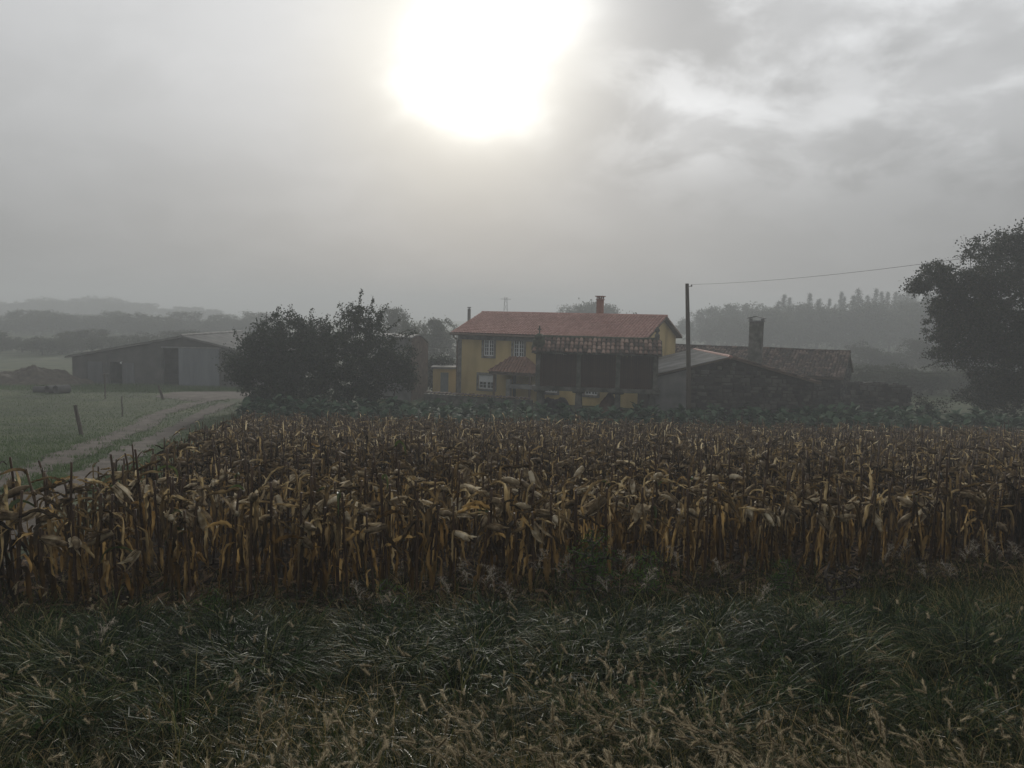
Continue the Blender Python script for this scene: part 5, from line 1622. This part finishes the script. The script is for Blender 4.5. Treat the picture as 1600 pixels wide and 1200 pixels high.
specs = [(735, 985, .66, 2.6), (752, 975, .55, .4), (775, 985, .62, 2.8), (705, 985, .5, 2.9), (832, 970, .7, .6), (868, 965, .62, .3), (985, 975, .72, 2.7), (1000, 985, .6, .2), (1062, 955, .68, 2.8), (1130, 960, .55, 2.5), (955, 985, .5, 3.0), (1375, 935, .62, .3), (1400, 930, .66, .1), (1530, 925, .62, 2.9), (1560, 930, .7, 2.6), (1590, 925, .6, 2.8), (1485, 950, .5, 3.1), (565, 1000, .5, 2.4), (590, 1000, .42, .3), (1450, 955, .5, 2.8), (150, 1075, .5, .3), (1180, 1000, .5, .4), (1500, 930, .6, .2), (800, 1000, .5, 2.2)]
for i, (px, py, h, a) in enumerate(specs):
    panicle_grass(px, py, h, a, 'pale feathery seeding grass standing up at the foot of the corn', i)
# fine-leaved green weed in front of the corn
for i, (px, py, s_, lab) in enumerate(((925, 960, 1.0, 'tall bushy fine leaved green weed before the middle of the corn'), (1010, 965, .8, 'small bushy green weed next to the tall bushy weed'), (610, 985, .6, 'low bushy green weed at the corn foot amid seeding grasses'), (1220, 955, .7, 'bushy green weed beside the dark bare weed'), (330, 1000, .55, 'low bushy green weed behind the arching tufts'))):
    g_ = G(px, py)
    gw = tree_geo(77 + 20 * i, [(0, 0, .48, .30, .22, .36, 1)], [(0, 0, -.02), (.01, 0, .12), (.02, 0, .25)], .010, 60, 26, .030, .05, asp=2.6)
    tree('bushy_weed', lab, g_, gw, M['weed'], cat='weed', rz=i * 1.3, sc=s_)
# dark bare weed
g_ = G(1300, 985)
gt = tree_geo(79, [(0, 0, .50, .26, .18, .30, 1)], [(0, 0, -.02), (.0, 0, .14), (.02, 0, .3)], .010, 46, 8, .022, .03)
tree('bare_weed', 'dark bare branching weed standing before the corn', g_, gt, M['twig'], cat='weed')
# broad-leaved dock plants
for i, (px, py, lab) in enumerate(((110, 1150, 'broad leaved green dock plant beside the foxtail grass'), (270, 1075, 'broad leaved green dock plant under the arching tufts'), (345, 1095, 'broad leaved green dock plant under the arching tufts'), (30, 1195, 'broad leaved green dock plant beside the foxtail grass'), (1450, 975, 'bright green broad weed below the corn near the oak side'), (960, 1065, 'low broad green weed amid the middle verge grass'), *[(q0, q1, 'broad leaved weed scattered through the verge grass') for q0, q1 in ((420, 1040), (610, 1030), (720, 1050), (860, 1010), (1090, 1030), (1180, 1060), (1290, 1015), (1380, 1040), (1520, 1010), (1570, 1080), (50, 1060), (200, 1130), (480, 1090), (1010, 1120), (1250, 1110), (680, 1000), (770, 985), (1330, 980))])):
    r_ = np.random.default_rng(400 + i)
    g_ = G(px, py)
    n = 11
    t = thing('dock_plant', lab, 'weed', g_, 0, 'broad leaved weeds of the verge')
    for q in range(n):
        V, F = strips(np.zeros((1, 3)), r_.uniform(0, 6.28), r_.uniform(.20, .36), r_.uniform(.055, .085), r_.uniform(.7, 1.4), r_.uniform(-.7, .3), 1, 7, 3, r_.uniform(-.4, .4), .35, .05, 0, 'round', r_)
        obj('leaf', make_mesh('leaf', V, [F], M['weed'], True), t)

# pasture turf, track edge tufts, bank behind the corn
n = 90000
y = 16 + 54 * rng.uniform(0, 1, n) ** 1.35
x = -.66 * y - 1 + rng.uniform(0, 1, n) * (.66 * y + 1 - 6)
def near_path(x, y, q):
    return x - np.interp(y, q[:, 1][np.argsort(q[:, 1])], q[:, 0][np.argsort(q[:, 1])])
da, db = near_path(x, y, rut_a), near_path(x, y, rut_b)
edge_n = .18 * np.sin(y * 2.3) + .12 * np.sin(y * 5.1 + 1)
ok = (np.abs(da) > .52 + edge_n + rng.exponential(.10, n) * -1) & (np.abs(db) > .47 + edge_n) & (x < left_edge(y) - .2)
ok &= ((x - c[0]) / 8.2) ** 2 + ((y - c[1]) / 6.6) ** 2 > 1 if False else True
yard = G(352, 617)
ok &= ((x - yard[0]) / 4.5) ** 2 + ((y - yard[1]) / 4.9) ** 2 > rng.uniform(.8, 1.05, n)
x, y = x[ok], y[ok]
edge_boost = 1 + .9 * np.exp(-np.minimum(np.abs(da[ok]), np.abs(db[ok])) / .8)
V, F = strips(np.stack([x, y, TZ(x, y) - .005], 1), rng.uniform(0, 6.28, len(x)), rng.uniform(.06, .13, len(x)) * edge_boost, rng.uniform(.012, .026, len(x)), rng.uniform(.7, 1.5, len(x)), rng.uniform(-.8, .8, len(x)), 1, 2, 2, 0, 0, 0, 0, 'blade')
tag(obj('pasture_grass', make_mesh('pasture_grass', V, [F], M['pasture'])), 'short dewy pasture grass beside the farm track', 'grass', kind='stuff')
n = 42000
y = rng.uniform(34.6, 47, n); x = -13 + rng.uniform(0, 1, n) * (.66 * y + 14)
V, F = strips(np.stack([x, y, TZ(x, y) - .01], 1), rng.uniform(0, 6.28, n), rng.uniform(.15, .50, n) * (1 - .5 * (y > 43)), rng.uniform(.012, .026, n), rng.uniform(.9, 1.5, n), rng.uniform(-.9, .5, n), 1, 3, 2, 0, 0, 0, 0, 'blade')
tag(obj('bank_grass', make_mesh('bank_grass', V, [F], M['bank'])), 'rough dark grass strip between corn and cabbage patch', 'grass', kind='stuff')
n = 16000
y = rng.uniform(60, 72.6, n); x = P(0, 600, 66)[0] - 2 + rng.uniform(0, 1, n) * 24
ok = ((x - yard[0]) / 4.5) ** 2 + ((y - yard[1]) / 4.9) ** 2 > 1
x, y = x[ok], y[ok]; n = len(x)
V, F = strips(np.stack([x, y, TZ(x, y) - .01], 1), rng.uniform(0, 6.28, n), rng.uniform(.15, .42, n), rng.uniform(.012, .022, n), rng.uniform(.9, 1.5, n), rng.uniform(-.5, .8, n), 1, 2, 2, 0, 0, 0, 0, 'blade')
tag(obj('barn_weeds', make_mesh('barn_weeds', V, [F], M['pasture'])), 'taller pale weeds along the foot of the barn', 'grass', kind='stuff')

# ================================================================== mist
hz = bpy.data.materials.new('mist')
hz.use_nodes = True
ht_ = hz.node_tree
ht_.nodes.clear()
vo = ht_.nodes.new('ShaderNodeVolumePrincipled')
vo.inputs['Color'].default_value = (.66, .69, .72, 1)
vo.inputs['Density'].default_value = .0030
vo.inputs['Anisotropy'].default_value = .2
oo = ht_.nodes.new('ShaderNodeOutputMaterial')
ht_.links.new(vo.outputs[0], oo.inputs['Volume'])
MBH = MB().box(-700, 700, -75, 740, -.8, 20.5)
tag(MBH.obj('haze', hz), 'pale morning mist filling the air over the farm', 'mist', kind='stuff')
